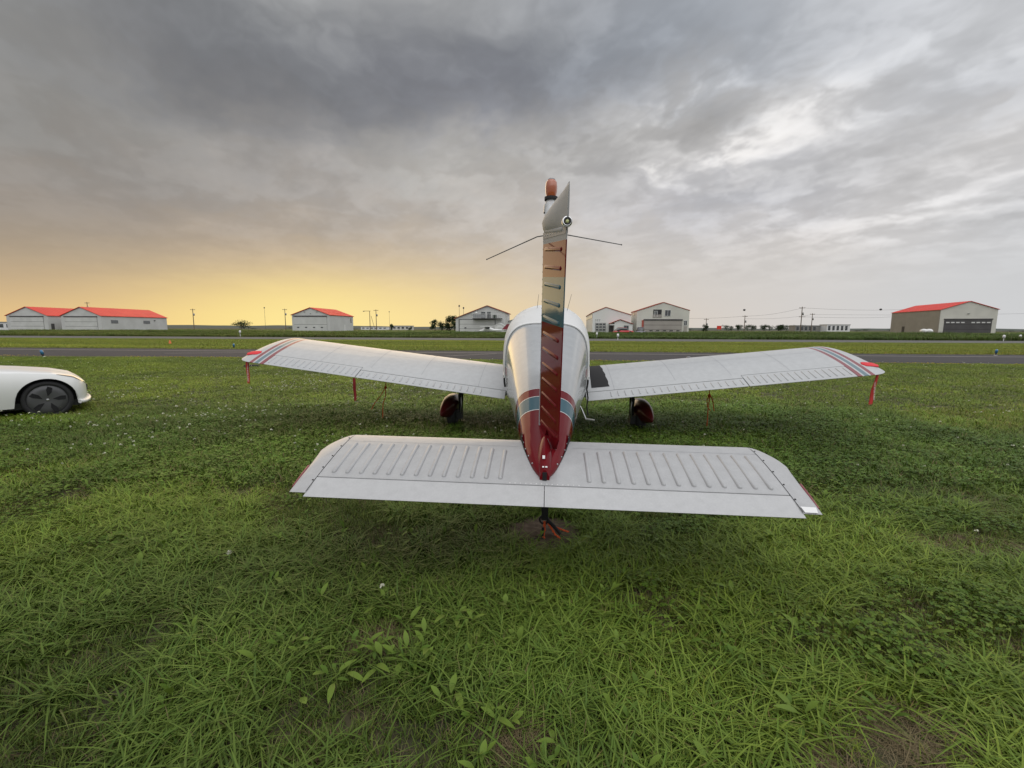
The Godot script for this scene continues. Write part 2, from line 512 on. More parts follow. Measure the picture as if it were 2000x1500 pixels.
# a point on the wing's skin: span x (signed), chord fraction 0 at the leading edge, 1 at the trailing edge
func wing_pt(x: float, cf: float, upper: bool, scale := 1.0, lead := 0.0) -> Vector3:
	var ax := absf(x)
	var inc := tan(deg_to_rad(lerpf(9.5, 7.6, clampf(ax / 4.1, 0.0, 1.0))))
	var zz := -(1.0 - cf) * CH
	if lead > 0.0: zz = -(1.0 - cf) * (CH - lead)
	var f := (zz + CH) / CH if lead == 0.0 else cf
	var y := 0.505 + ax * DIH + (-zz) * inc + foil_y(cf, upper, 0.15 * scale, 0.03) * (CH - lead)
	return Vector3(x, y, zz)

func foil_ring(x: float, c0: float, c1: float, n: int, scale := 1.0, lead := 0.0, lift := 0.0) -> PackedVector3Array:
	var r := PackedVector3Array()
	for i in n + 1:
		var t := float(i) / n
		var c := c1 + (c0 - c1) * (1.0 - pow(1.0 - t, 1.0)) if c0 > 0.01 else c1 * (1.0 - sin(t * PI * 0.5))
		if c0 <= 0.01: c = c1 * pow(1.0 - t, 1.7)
		r.append(wing_pt(x, c, true, scale, lead) + Vector3(0, lift, 0))
	for i in n + 1:
		var t := float(i) / n
		var c := c0 + (c1 - c0) * t
		if c0 <= 0.01: c = c1 * pow(t, 1.7)
		r.append(wing_pt(x, c, false, scale, lead) + Vector3(0, lift, 0))
	return r

func wing_span(x0: float, x1: float, c0: float, c1: float, steps := 4, n := 22) -> MB:
	var mb := MB.new()
	var rows := []
	for i in steps + 1: rows.append(foil_ring(lerpf(x0, x1, float(i) / steps), c0, c1, n))
	if c0 <= 0.01: mb.loft(rows, true, true, 2 * n + 1)
	else:
		# movable surface: top, bottom and nose each smooth on their own
		mb.loft(rows, true, true, n)
	return mb

# a raised bead with round ends between two points, lying on a surface with the given normal
func bead(a: Vector3, b: Vector3, up: Vector3, w: float, h: float) -> MB:
	var mb := MB.new()
	var d := (b - a).normalized()
	var s := d.cross(up).normalized()
	var rows := []
	var L := a.distance_to(b)
	for t in [0.0, 0.25, 0.6, 1.0]:
		rows.append([a + d * w * t, sqrt(1.0 - (1.0 - t) * (1.0 - t))])
	for t in [1.0, 0.6, 0.25, 0.0]:
		rows.append([b - d * w * t, sqrt(1.0 - (1.0 - t) * (1.0 - t))])
	var out := []
	for r in rows:
		var row := PackedVector3Array()
		for k in 7:
			var q := PI * k / 6.0
			row.append(r[0] + s * cos(q) * w * r[1] + up * (sin(q) * h * r[1] - 0.0006))
		out.append(row)
	mb.loft(out, false, false, -1, (a + b) * 0.5 - up * 0.05)
	return mb

func make_aeroplane() -> void:
	var ap := thing("airplane", PT, "silver low-wing light airplane with red and blue stripes, seen from behind its tail", "airplane")
	# --- fuselage
	var fu := put("fuselage", hull_part(-3.02, 2.32, 60, 0.0, true), M.hull, ap)
	put("red_stripe", hull_part(2.325, 2.47, 4), M.red_paint, fu)
	put("white_pinstripe", hull_part(2.32, 2.325, 1, 0.001), M.white_paint, fu)
	put("white_pinstripe", hull_part(2.47, 2.478, 1, 0.001), M.white_paint, fu)
	put("blue_stripe", hull_part(2.478, 2.70, 4), M.blue_paint, fu)
	put("white_pinstripe", hull_part(2.70, 2.708, 1, 0.001), M.white_paint, fu)
	put("tail_cone", hull_part(2.708, 3.49, 16, 0.0, true), M.red_paint, fu)
	for s in [-1.0, 1.0]:
		# dark cut-outs where the tailplane passes through the cone
		var cut := MB.new()
		var ra := PackedVector3Array(); var rb := PackedVector3Array()
		for k in 9:
			var z := 2.955 + 0.50 * k / 8.0
			var w: float = hull_at(z)[1]
			var yb := 0.765 - 0.247 * (z - 2.955)
			var thick := 0.055 * (1.0 - 0.75 * k / 8.0)
			ra.append(Vector3(s * (w + 0.003), yb - 0.02, z)); rb.append(Vector3(s * (w * 0.985 + 0.002), yb + thick, z))
		mb_strip(cut, ra, rb, Vector3(0, 0.7, 3.2))
		put("tailplane_slot", cut, M.gap_black, fu)
		# side stripes on the fuselage
		for st in [["side_stripe", 0.97, 1.06, "stripe_red"], ["side_stripe", 1.085, 1.15, "stripe_blue"]]:
			var sm := MB.new()
			var a := PackedVector3Array(); var b := PackedVector3Array()
			for k in 30:
				var z := lerpf(-2.6, 0.72, k / 29.0)
				var h := hull_at(z)
				a.append(side_pt(h, st[1] * 1.0, s)); b.append(side_pt(h, st[2], s))
			mb_strip(sm, a, b, Vector3(0, 1.0, -1.0))
			put(st[0], sm, M[st[3]], fu)
	# cap at the very end of the cone with its black slot and white placards
	var cap := MB.new()
	var crow := []
	for q in [[3.19, 0.035, 0.80, 0.842], [3.26, 0.046, 0.775, 0.832], [3.36, 0.047, 0.735, 0.792], [3.46, 0.036, 0.70, 0.735], [3.50, 0.030, 0.66, 0.705]]:
		crow.append(PackedVector3Array([Vector3(-q[1], q[2] - 0.05, q[0]), Vector3(-q[1], q[2], q[0]), Vector3(-q[1] * 0.25, q[3], q[0]), Vector3(q[1] * 0.25, q[3], q[0]), Vector3(q[1], q[2], q[0]), Vector3(q[1], q[2] - 0.05, q[0])]))
	cap.loft(crow, true, true)
	put("cone_cap", cap, M.red_paint, fu)
	var sl := MB.new()
	sl.box(Vector3(0, 0.668, 3.503), Vector3(0.026, 0.05, 0.012))
	put("cone_slot", sl, M.gap_black, fu)
	var pl := MB.new()
	pl.box(Vector3(-0.008, 0.765, 3.425), Vector3(0.016, 0.003, 0.030), Basis(Vector3.RIGHT, 0.42))
	pl.box(Vector3(-0.010, 0.722, 3.487), Vector3(0.012, 0.003, 0.010), Basis(Vector3.RIGHT, 0.6))
	pl.box(Vector3(0.009, 0.722, 3.487), Vector3(0.013, 0.003, 0.010), Basis(Vector3.RIGHT, 0.6))
	put("placard", pl, M.white_paint, fu)
	for s in [-1.0, 1.0]:
		for k in 5:
			var z := 2.99 + 0.095 * k
			var b := MB.new()
			var c := hull_pt(z, (0.32 if s > 0 else PI - 0.32), 0.001)
			b.ball(c, Vector3(0.006, 0.006, 0.006), 5, 7)
			put("screw", b, M.steel, fu)
	# nose, spinner and propeller
	var sp := MB.new()
	sp.lathe([Vector2(0.001, 0.42), Vector2(0.06, 0.36), Vector2(0.12, 0.22), Vector2(0.155, 0.05), Vector2(0.16, 0.0)], Vector3(0, 1.02, -3.03), Vector3(0, 0, -1), 20)
	put("spinner", sp, M.white_paint, ap)
	for s in [-1.0, 1.0]:
		var pb := MB.new()
		var rows := []
		for q in [[0.1, 0.06, 0.5], [0.35, 0.075, 0.38], [0.7, 0.065, 0.26], [0.93, 0.03, 0.2]]:
			var bs := Basis(Vector3.UP, q[2] * s)
			var o := Vector3(0, 1.02 + s * q[0], -3.18)
			rows.append(PackedVector3Array([o + bs * Vector3(-q[1], 0, 0), o + bs * Vector3(0, 0, 0.012), o + bs * Vector3(q[1], 0, 0), o + bs * Vector3(0, 0, -0.012)]))
		pb.loft(rows, true, true)
		put("propeller_blade", pb, M.dark_metal, ap)
	# --- wings
	for s in [-1.0, 1.0]:
		make_wing(ap, s)
	# --- tailplane
	make_tailplane(ap)
	make_fin(ap)
	# --- undercarriage
	for s in [-1.0, 1.0]:
		make_leg(ap, s)
	var nl := MB.new()
	nl.tube([Vector3(0, 0.7, -2.55), Vector3(0, 0.2, -2.65)], 0.035, 0.03)
	put("nose_strut", nl, M.dark_metal, ap)
	var nt := MB.new()
	tyre(nt, Vector3(0, 0.17, -2.65), 0.17, 0.07)
	put("nose_wheel", nt, M.rubber, ap)
	# boarding step behind the right wing
	var bs := MB.new()
	bs.tube([Vector3(0.40, 0.66, 0.42), Vector3(0.47, 0.54, 0.47), Vector3(0.522, 0.425, 0.5)], 0.012, 0.011)
	bs.box(Vector3(0.575, 0.417, 0.5), Vector3(0.12, 0.012, 0.07), Basis(Vector3.BACK, -0.1))
	put("boarding_step", bs, M.steel, ap)
	# whip aerials on the cabin roof
	for q in [[-0.15, -0.28, 1.80, -0.12, 2.02, 0.10], [0.27, -0.20, 1.79, 0.315, 2.02, 0.10]]:
		var w := MB.new()
		w.tube([Vector3(q[0], q[2], q[1]), Vector3(q[3], q[4], q[5])], 0.0035, 0.002, 6)
		put("whip_aerial", w, M.antenna, ap)
	# tail tie-down ring and skid
	var tr := MB.new()
	tr.tube([Vector3(0, 0.66, 2.98), Vector3(0.005, 0.30, 2.93), Vector3(0.005, 0.20, 2.92)], 0.03, 0.022)
	tr.box(Vector3(0.01, 0.20, 2.93), Vector3(0.05, 0.10, 0.09))
	var ring := []
	for k in 13: ring.append(Vector3(0.005 + 0.032 * cos(TAU * k / 12.0), 0.135 + 0.032 * sin(TAU * k / 12.0), 2.93))
	tr.tube(ring, 0.008, 0.008, 6, false)
	put("tie_down_skid", tr, M.dark_metal, ap)

func mb_strip(mb: MB, a: PackedVector3Array, b: PackedVector3Array, mid: Vector3) -> void:
	for k in a.size() - 1: mb.quad(a[k], a[k + 1], b[k + 1], b[k])
	mb.end(mid)

func side_pt(h: Array, y: float, s: float) -> Vector3:
	var cy: float = (h[2] + h[3]) * 0.5; var hh: float = (h[2] - h[3]) * 0.5
	var f := clampf(absf(y - cy) / hh, 0.0, 1.0)
	return Vector3(s * (h[1] * pow(1.0 - pow(f, h[4]), 1.0 / h[4]) + 0.002), y, h[0])

func tyre(mb: MB, c: Vector3, r: float, w: float) -> void:
	var prof := []
	for k in 17:
		var a := TAU * k / 16.0
		prof.append(Vector2(r - w * 0.8 + w * 0.8 * cos(a), w * sin(a)))
	mb.lathe(prof, c, Vector3.RIGHT, 32)

func make_wing(ap: Node3D, s: float) -> void:
	var mb := MB.new()
	var n := 22
	# inboard panel ends at the flap's nose, outboard panel at the aileron's
	var rows := []
	for i in 5: rows.append(foil_ring(s * lerpf(0.45, 2.735, i / 4.0), 0.0, 0.862, n))
	mb.loft(rows, true, true, 2 * n + 1)
	rows = []
	for i in 4: rows.append(foil_ring(s * lerpf(2.735, 4.105, i / 3.0), 0.0, 0.812, n))
	mb.loft(rows, true, true, 2 * n + 1)
	var wing := put("wing", mb, M.silver, ap)
	put("skin_seam", seam(s * 0.98, 0.06, 0.86), M.seal, wing)
	put("skin_seam", seam(s * 1.30, 0.03, 0.30), M.seal, wing)
	for cf in [0.115, 0.43]:
		var ls := MB.new()
		var la := PackedVector3Array(); var lb := PackedVector3Array()
		for i in 33:
			var x: float = s * lerpf(0.98, 4.10, i / 32.0)
			la.append(wing_pt(x, cf, true) + Vector3(0, 0.0012, 0)); lb.append(wing_pt(x, cf + 0.0022, true) + Vector3(0, 0.0012, 0))
		mb_strip(ls, la, lb, Vector3(s * 2.5, 0, -0.8))
		put("lap_seam", ls, M.seal, wing)
	for x0 in [1.85, 2.62, 3.4]: put("skin_seam", seam(s * x0, 0.115, 0.80), M.seal, wing)
	var cuts := [[4.105, 4.158, "wing_stripe", "stripe_red"], [4.158, 4.182, "wing_gap_panel", "silver"], [4.182, 4.238, "wing_stripe", "stripe_blue"], [4.238, 4.262, "wing_gap_panel", "silver"], [4.262, 4.312, "wing_stripe", "stripe_red"]]
	for c in cuts:
		var w := MB.new()
		w.loft([foil_ring(s * c[0], 0.0, 1.0, n), foil_ring(s * c[1], 0.0, 1.0, n)], true, true, 2 * n + 1)
		put(c[2], w, M[c[3]], wing)
	# rounded tip: the leading edge sweeps back to the trailing edge
	var tip := MB.new()
	rows = []
	for i in 15:
		var t := i / 14.0
		var ph := t * PI * 0.5
		var x := 4.312 + 0.222 * sin(ph)
		var cp := cos(ph)
		var ring := foil_ring(s * x, 0.0, 1.0, n, 0.25 + 0.75 * pow(cp, 0.5), CH - (0.02 + 1.58 * pow(cp, 0.72)))
		var back := 0.26 * (1.0 - pow(cp, 0.8))
		for k in ring.size():
			ring[k].z -= back
			ring[k].y += back * 0.13
		rows.append(ring)
	tip.loft(rows, true, true, 2 * n + 1)
	put("wing_tip", tip, M.silver, wing)
	# flap and aileron with pressed stiffening beads
	for q in [[0.575, 2.728, 0.871, "flap", 19, 0.30], [2.742, 4.098, 0.819, "aileron", 15, 0.02]]:
		var f := MB.new()
		rows = []
		for i in 5: rows.append(foil_ring(s * lerpf(q[0], q[1], i / 4.0), q[2], 1.0, 10))
		f.loft(rows, true, true, 10)
		var fl := put(q[3], f, M.silver, ap)
		var cnt: int = q[4]
		for k in cnt:
			var x: float = lerpf(q[0] + q[5], q[1], (k + 0.5) / cnt)
			var a := wing_pt(s * x, q[2] + 0.022, true); var b := wing_pt(s * x, 0.972, true)
			var up := (b - a).cross(Vector3(s, DIH, 0)).normalized()
			if up.y < 0: up = -up
			put("bead", bead(a, b, up, 0.0115, 0.011), M.silver, fl)
	# dark gap behind the wing's rear edge, and the hinge line at the flap's root
	var g := MB.new()
	for q in [[0.56, 2.735, 0.8625, 0.870], [2.735, 4.105, 0.8125, 0.818]]:
		var ra := PackedVector3Array(); var rb := PackedVector3Array()
		for i in 9:
			var x: float = s * lerpf(q[0], q[1], i / 8.0)
			ra.append(wing_pt(x, q[2], true) - Vector3(0, 0.006, 0)); rb.append(wing_pt(x, q[3], true) - Vector3(0, 0.007, 0))
		mb_strip(g, ra, rb, Vector3(s * 2, -5, 0))
	put("hinge_gap", g, M.gap_black, wing)
	if s > 0:
		var wk := MB.new()
		var rws := []
		for i in 13:
			var c := lerpf(0.17, 0.80, i / 12.0)
			var r := PackedVector3Array()
			for k in 5:
				var xx := lerpf(lerpf(0.70, 0.665, i / 12.0), lerpf(0.885, 0.925, i / 12.0) + 0.006 * sin(i * 2.1), k / 4.0)
				r.append(wing_pt(xx, c, true) + Vector3(0, 0.0025, 0))
			rws.append(r)
		wk.loft(rws, false, false, -1, Vector3(0.8, 0, -0.8))
		put("walkway", wk, M.walk_black, wing)
		var cap := MB.new()
		cap.lathe([Vector2(0.001, 0.012), Vector2(0.03, 0.011), Vector2(0.034, 0.0)], wing_pt(2.35, 0.13, true), Vector3(0, 1, -0.3).normalized(), 14)
		put("fuel_cap", cap, M.steel, wing)

func seam(x: float, c0: float, c1: float) -> MB:
	var mb := MB.new()
	var a := PackedVector3Array(); var b := PackedVector3Array()
	for k in 15:
		var c := lerpf(c0, c1, k / 14.0)
		a.append(wing_pt(x - 0.003, c, true) + Vector3(0, 0.0012, 0)); b.append(wing_pt(x + 0.003, c, true) + Vector3(0, 0.0012, 0))
	mb_strip(mb, a, b, Vector3(x, 0, -0.8))
	return mb

# tailplane: an all-moving slab, trailing edge down
const TZ := 2.955
const TC := 0.766
func tail_pt(x: float, cf: float, upper: bool, scale := 1.0, lead := 0.0) -> Vector3:
	var z := TZ + lead + cf * (TC - lead)
	var y := 0.741 - 0.222 * (z - TZ)
	var yt := 5.0 * 0.10 * (0.2969 * sqrt(cf) - 0.126 * cf - 0.3516 * cf * cf + 0.2843 * cf * cf * cf - 0.1016 * cf * cf * cf * cf) * (TC - lead) * scale
	return Vector3(x, y + (yt if upper else -yt), z)

func tail_ring(x: float, c0: float, c1: float, n: int, scale := 1.0, lead := 0.0) -> PackedVector3Array:
	var r := PackedVector3Array()
	for i in n + 1:
		var t := float(i) / n
		var c := c1 + (c0 - c1) * t if c0 > 0.01 else c1 * pow(1.0 - t, 1.8)
		r.append(tail_pt(x, c, true, scale, lead))
	for i in n + 1:
		var t := float(i) / n
		var c := c0 + (c1 - c0) * t if c0 > 0.01 else c1 * pow(t, 1.8)
		r.append(tail_pt(x, c, false, scale, lead))
	return r

func make_tailplane(ap: Node3D) -> void:
	var n := 16
	var mb := MB.new()
	var rows := []
	for i in 9: rows.append(tail_ring(lerpf(-1.415, 1.415, i / 8.0), 0.0, 0.775, n))
	mb.loft(rows, true, true, 2 * n + 1)
	var tp := put("stabilator", mb, M.stab_grey, ap)
	for s in [-1.0, 1.0]:
		var tab := MB.new()
		rows = []
		for i in 3:
			var r := tail_ring(s * lerpf(0.002, 1.417, i / 2.0), 0.786, 1.0, 6)
			for k in r.size(): r[k].y -= 0.05 * (r[k].z - (TZ + 0.786 * TC))
			rows.append(r)
		tab.loft(rows, true, true, 6)
		put("trim_tab", tab, M.tab_grey, ap)
		# rounded tip cap
		var tip := MB.new()
		rows = []
		for i in 13:
			var t := i / 12.0
			var x: float = s * (1.4165 + 0.148 * t)
			# leading edge runs out fast, then the outer edge turns back inwards to the rear corner
			var lead := TC * 0.30 * (1.0 - pow(1.0 - pow(t, 1.6), 0.6))
			var tail := 0.965 - 0.56 * pow(maxf(0.0, t - 0.70) / 0.30, 0.9)
			var th := 1.0 - 0.60 * t * t
			var r := tail_ring(x, 0.0, 1.0, n, th, lead)
			var zr := TZ + TC * tail
			var z0 := TZ + lead
			for k in r.size():
				var f := (r[k].z - z0) / (TZ + TC - z0)
				var z2 := lerpf(z0, maxf(zr, z0 + 0.02), f)
				r[k].y += 0.222 * (r[k].z - z2)
				r[k].z = z2
			rows.append(r)
		tip.loft(rows, true, true, 2 * n + 1)
		var tc := put("tip_cap", tip, M.stab_grey, tp)
		var ed := MB.new()
		ed.tube([Vector3(s * 1.554, 0.641, 3.40), Vector3(s * 1.541, 0.612, 3.53), Vector3(s * 1.526, 0.588, 3.64)], 0.009, 0.006, 6)
		put("tip_edge", ed, M.stripe_red, tp)
		if s > 0:
			var wp := MB.new()
			var pa := PackedVector3Array(); var pb := PackedVector3Array()
			for k in 6:
				var zz := lerpf(0.90, 0.962, k / 5.0)
				pa.append(tail_pt(1.425, zz, true, 0.8) + Vector3(0, 0.0035, 0)); pb.append(tail_pt(1.508 - 0.003 * k, zz, true, 0.5) + Vector3(0, 0.0045, 0))
			mb_strip(wp, pa, pb, Vector3(1.45, 0, 3.6))
			put("bare_patch", wp, M.white_paint, tp)
		var js := MB.new()
		var ra := PackedVector3Array(); var rb := PackedVector3Array()
		for k in 12:
			var c := lerpf(0.03, 0.96, k / 11.0)
			ra.append(tail_pt(s * 1.4145, c, true) + Vector3(0, 0.0015, 0)); rb.append(tail_pt(s * 1.4185, c, true) + Vector3(0, 0.0015, 0))
		mb_strip(js, ra, rb, Vector3(s * 1.4, 0, 3.3))
		put("tip_joint", js, M.gap_black, tp)
		for k in 5:
			var sc := MB.new()
			sc.ball(tail_pt(s * 1.428, 0.14 + 0.17 * k, true), Vector3(0.006, 0.004, 0.006), 5, 7)
			put("screw", sc, M.dark_metal, tp)
		var sp := MB.new()
		ra = PackedVector3Array(); rb = PackedVector3Array()
		for k in 9:
			var x: float = s * lerpf(0.19, 1.412, k / 8.0)
			ra.append(tail_pt(x, 0.205, true) + Vector3(0, 0.0012, 0)); rb.append(tail_pt(x, 0.2085, true) + Vector3(0, 0.0012, 0))
		mb_strip(sp, ra, rb, Vector3(s * 0.8, 0, 3.3))
		put("skin_seam", sp, M.seal, tp)
		for k in 13:
			var x: float = s * (0.272 + 0.0885 * k)
			var c0 := 0.245 if k > 1 else 0.29 - 0.02 * k
			var a := tail_pt(x, c0, true); var b := tail_pt(x, 0.725, true)
			var up := (b - a).cross(Vector3.RIGHT).normalized()
			if up.y < 0: up = -up
			put("bead", bead(a, b, up, 0.0145, 0.0135), M.stab_grey, tp)
	# gaps
	var g := MB.new()
	var qa := PackedVector3Array(); var qb := PackedVector3Array()
	for k in 9:
		var x := lerpf(-1.415, 1.415, k / 8.0)
		qa.append(tail_pt(x, 0.774, true) - Vector3(0, 0.005, 0)); qb.append(tail_pt(x, 0.788, true) - Vector3(0, 0.006, 0))
	mb_strip(g, qa, qb, Vector3(0, -3, 3.5))
	put("hinge_gap", g, M.gap_black, tp)
	# rivets along the hinge by the cone
	for k in 14:
		var rv := MB.new()
		var c := tail_pt(-0.21 + 0.032 * k, 0.762, true)
		rv.ball(c, Vector3(0.0045, 0.003, 0.0045), 4, 6)
		put("rivet", rv, M.white_paint, tp)

# fin and rudder; the rudder is turned a little to the right
const RD := 0.215
func rud_pt(h: float, c: float, side: float) -> Vector3:
	# h: height 0..1 along the hinge, c: 0 at hinge, 1 at trailing edge
	var y := lerpf(0.80, 2.145, h)
	var zh := lerpf(2.955, 3.215, h)
	var ch := lerpf(0.39, 0.415, h)
	var th := lerpf(0.044, 0.0035, c)
	var d := Vector3(sin(RD), -0.11, cos(RD))
	var nrm := Vector3(cos(RD), 0, -sin(RD))
	return Vector3(0, y, zh) + d * (c * ch) + nrm * (side * th)

func rud_slab(h0: float, h1: float, c0 := 0.0, c1 := 1.0) -> MB:
	var mb := MB.new()
	var rows := []
	for i in 4:
		var h := lerpf(h0, h1, i / 3.0)
		rows.append(PackedVector3Array([rud_pt(h, c0, -1), rud_pt(h, (c0 + c1) * 0.5, -1), rud_pt(h, c1, -1), rud_pt(h, c1, 1), rud_pt(h, (c0 + c1) * 0.5, 1), rud_pt(h, c0, 1)]))
	for i in 3:
		var a: PackedVector3Array = rows[i]; var b: PackedVector3Array = rows[i + 1]
		for j in 6:
			mb.grp = [0, 0, 1, 2, 2, 3][j]
			mb.quad(a[j], a[(j + 1) % 6], b[(j + 1) % 6], b[j])
	for r in [rows[0], rows[3]]:
		mb.grp = 4
		for k in range(1, 5): mb.tri(r[0], r[k], r[k + 1])
	# caps get their facing from the whole
	var mid := (rud_pt(h0, 0.5, 0) + rud_pt(h1, 0.5, 0)) * 0.5
	mb.end(mid)
	return mb

func make_fin(ap: Node3D) -> void:
	# fin: symmetrical section, leading edge swept
	var mb := MB.new()
	var rows := []
	for q in [[0.78, 1.55, 2.94, 0.050], [1.20, 1.98, 3.02, 0.047], [1.75, 2.38, 3.13, 0.044], [2.14, 2.66, 3.205, 0.040], [2.27, 2.74, 3.225, 0.038], [2.385, 2.80, 3.10, 0.024], [2.41, 2.84, 3.04, 0.012]]:
		var r := PackedVector3Array()
		for k in 13:
			var t := k / 12.0
			r.append(Vector3(-q[3] * sqrt(sin(PI * (0.5 - 0.5 * cos(PI * t)) * 0.62 + 0.0) / 0.93 + 0.0001), q[0], lerpf(q[1], q[2], t)))
		for k in 13:
			var t := 1.0 - k / 12.0
			r.append(Vector3(q[3] * sqrt(sin(PI * (0.5 - 0.5 * cos(PI * t)) * 0.62) / 0.93 + 0.0001), q[0], lerpf(q[1], q[2], t)))
		rows.append(r)
	mb.loft(rows, true, true, -1)
	var fin := put("fin", mb, M.silver, ap)
	for k in 26:
		var rv := MB.new()
		var h := k / 25.0
		rv.ball(Vector3(-0.0465 + 0.004 * h, lerpf(0.95, 2.12, h), lerpf(2.945, 3.17, h)), Vector3(0.003, 0.006, 0.006), 4, 6)
		put("rivet", rv, M.seal, fin)
	# rudder in its painted bands
	var bands := [[0.075, 0.605, "red_paint", "lower_panel"], [0.605, 0.815, "blue_paint", "blue_band"], [0.815, 0.962, "red_paint", "red_band"], [0.962, 1.0, "horn_grey", "top_panel"]]
	var ru := Node3D.new()
	ru.name = numbered(ap, "rudder")
	ap.add_child(ru)
	for b in bands: put(b[3], rud_slab(b[0], b[1]), M[b[2]], ru)
	# the two points below the notch
	var low := MB.new()
	for q in [[0.0, 0.42, 0.22, -0.02], [0.42, 1.0, 0.78, 0.005]]:
		for sd in [-1.0, 1.0]:
			low.grp += 1
			low.tri(rud_pt(0.0745, q[0], sd), rud_pt(0.0745, q[1], sd), rud_pt(q[3], q[2], sd))
		low.grp += 1
		low.quad(rud_pt(0.0745, q[0], -1), rud_pt(0.0745, q[0], 1), rud_pt(q[3], q[2], 1), rud_pt(q[3], q[2], -1))
		low.grp += 1
		low.quad(rud_pt(0.0745, q[1], -1), rud_pt(0.0745, q[1], 1), rud_pt(q[3], q[2], 1), rud_pt(q[3], q[2], -1))
		low.end()
	put("lower_edge", low, M.red_paint, ru)
	for k in 13:
		var h := 0.087 + 0.0775 * k
		var mat: Material = M.red_paint
		if h > 0.962: mat = M.horn_grey
		elif h > 0.605 and h < 0.815: mat = M.blue_paint
		for sd in [-1.0, 1.0]:
			var a := rud_pt(h, 0.10, sd); var b := rud_pt(h - 0.012, 0.86, sd)
			var up: Vector3 = Vector3(cos(RD), 0, -sin(RD)) * sd
			put("bead", bead(a, b, up, 0.013, 0.007), mat, ru)
	# riveted joint strip and fibreglass horn on top
	var js := MB.new()
	for sd in [-1.0, 1.0]:
		var up: Vector3 = Vector3(cos(RD), 0, -sin(RD)) * sd * 0.002
		js.quad(rud_pt(0.985, 0.0, sd) + up, rud_pt(0.985, 1.0, sd) + up, rud_pt(1.012, 1.0, sd) + up, rud_pt(1.012, 0.0, sd) + up)
		js.end(rud_pt(1.0, 0.5, 0))
	put("joint_strip", js, M.seal, ru)
	for k in 7:
		var rv := MB.new()
		rv.ball(rud_pt(0.998, 0.1 + 0.13 * k, -1), Vector3(0.005, 0.006, 0.005), 4, 6)
		put("rivet", rv, M.steel, ru)
	var horn := MB.new()
	rows = []
	# sections along the chord from the rounded nose to the tall pointed rear edge: chord, bottom, top, half thickness
	for q in [[-0.16, 1.035, 1.075, 0.006], [-0.10, 1.008, 1.094, 0.044], [0.02, 0.997, 1.110, 0.056], [0.22, 0.997, 1.122, 0.057], [0.45, 0.997, 1.138, 0.047], [0.70, 0.997, 1.154, 0.029], [0.90, 0.997, 1.166, 0.012], [1.03, 0.997, 1.173, 0.005]]:
		var r := PackedVector3Array()
		for k in 12:
			var a := TAU * k / 12.0
			var hy: float = lerpf(q[1], q[2], 0.5 + 0.5 * sin(a))
			var taper: float = cos(a) * (1.0 - 0.2 * maxf(0.0, sin(a)))
			var c := rud_pt(hy, q[0], 0)
			r.append(c + Vector3(cos(RD), 0, -sin(RD)) * taper * q[3])
		rows.append(r)
	horn.loft(rows, true, true)
	put("horn_tip", horn, M.horn_grey, ru)
	# tail lamp on the rear edge
	var lo := rud_pt(1.028, 0.985, 0)
	var ax := Vector3(0.05, 0, 1).normalized()
	var tl := MB.new()
	tl.lathe([Vector2(0.020, -0.07), Vector2(0.027, -0.02), Vector2(0.029, 0.012), Vector2(0.026, 0.022), Vector2(0.019, 0.024), Vector2(0.018, 0.012), Vector2(0.001, 0.010)], lo, ax, 20)
	var lamp := put("tail_lamp", tl, M.chrome, ru)
	var ln := MB.new()
	ln.ball(lo + ax * 0.014, Vector3(0.012, 0.012, 0.010), 8, 12)
	put("lens", ln, M.lens, ru)
	var bz := MB.new()
	bz.lathe([Vector2(0.0185, 0.012), Vector2(0.0185, 0.0255), Vector2(0.012, 0.022)], lo, ax, 18)
	put("lamp_bezel", bz, M.dark_metal, ru)
	# beacon on the fin's top
	var base := MB.new()
	base.lathe([Vector2(0.052, 0.0), Vector2(0.05, 0.05), Vector2(0.040, 0.062), Vector2(0.036, 0.085)], Vector3(0.002, 2.365, 2.90), Vector3.UP, 20)
	put("beacon_base", base, M.silver, ap)
	var cl := MB.new()
	cl.lathe([Vector2(0.046, 0.0), Vector2(0.046, 0.022), Vector2(0.030, 0.024)], Vector3(0.002, 2.448, 2.90), Vector3.UP, 20)
	put("beacon_collar", cl, M.gap_black, ap)
	var bc := MB.new()
	bc.lathe([Vector2(0.033, 0.0), Vector2(0.040, 0.03), Vector2(0.0415, 0.065), Vector2(0.038, 0.098), Vector2(0.026, 0.114), Vector2(0.001, 0.119)], Vector3(0.002, 2.470, 2.90), Vector3.UP, 24)
	var be := put("beacon", bc, M.amber, ap)
	var bt := MB.new()
	bt.lathe([Vector2(0.027, 0.0), Vector2(0.022, 0.008), Vector2(0.001, 0.010)], Vector3(0.002, 2.584, 2.90), Vector3.UP, 16)
	put("beacon_top", bt, M.seal, be)
	# navigation aerial: two whiskers
	for q in [[[Vector3(-0.035, 2.16, 3.16), Vector3(-0.085, 2.158, 3.13), Vector3(-0.435, 2.036, 2.98)], 0], [[Vector3(0.035, 2.165, 3.16), Vector3(0.12, 2.185, 3.05), Vector3(0.485, 2.135, 2.98)], 1]]:
		var w := MB.new()
		w.tube(q[0], 0.0042, 0.003, 6)
		w.ball(q[0][2], Vector3(0.005, 0.005, 0.005), 5, 6)
		put("aerial_whisker", w, M.antenna, ap)

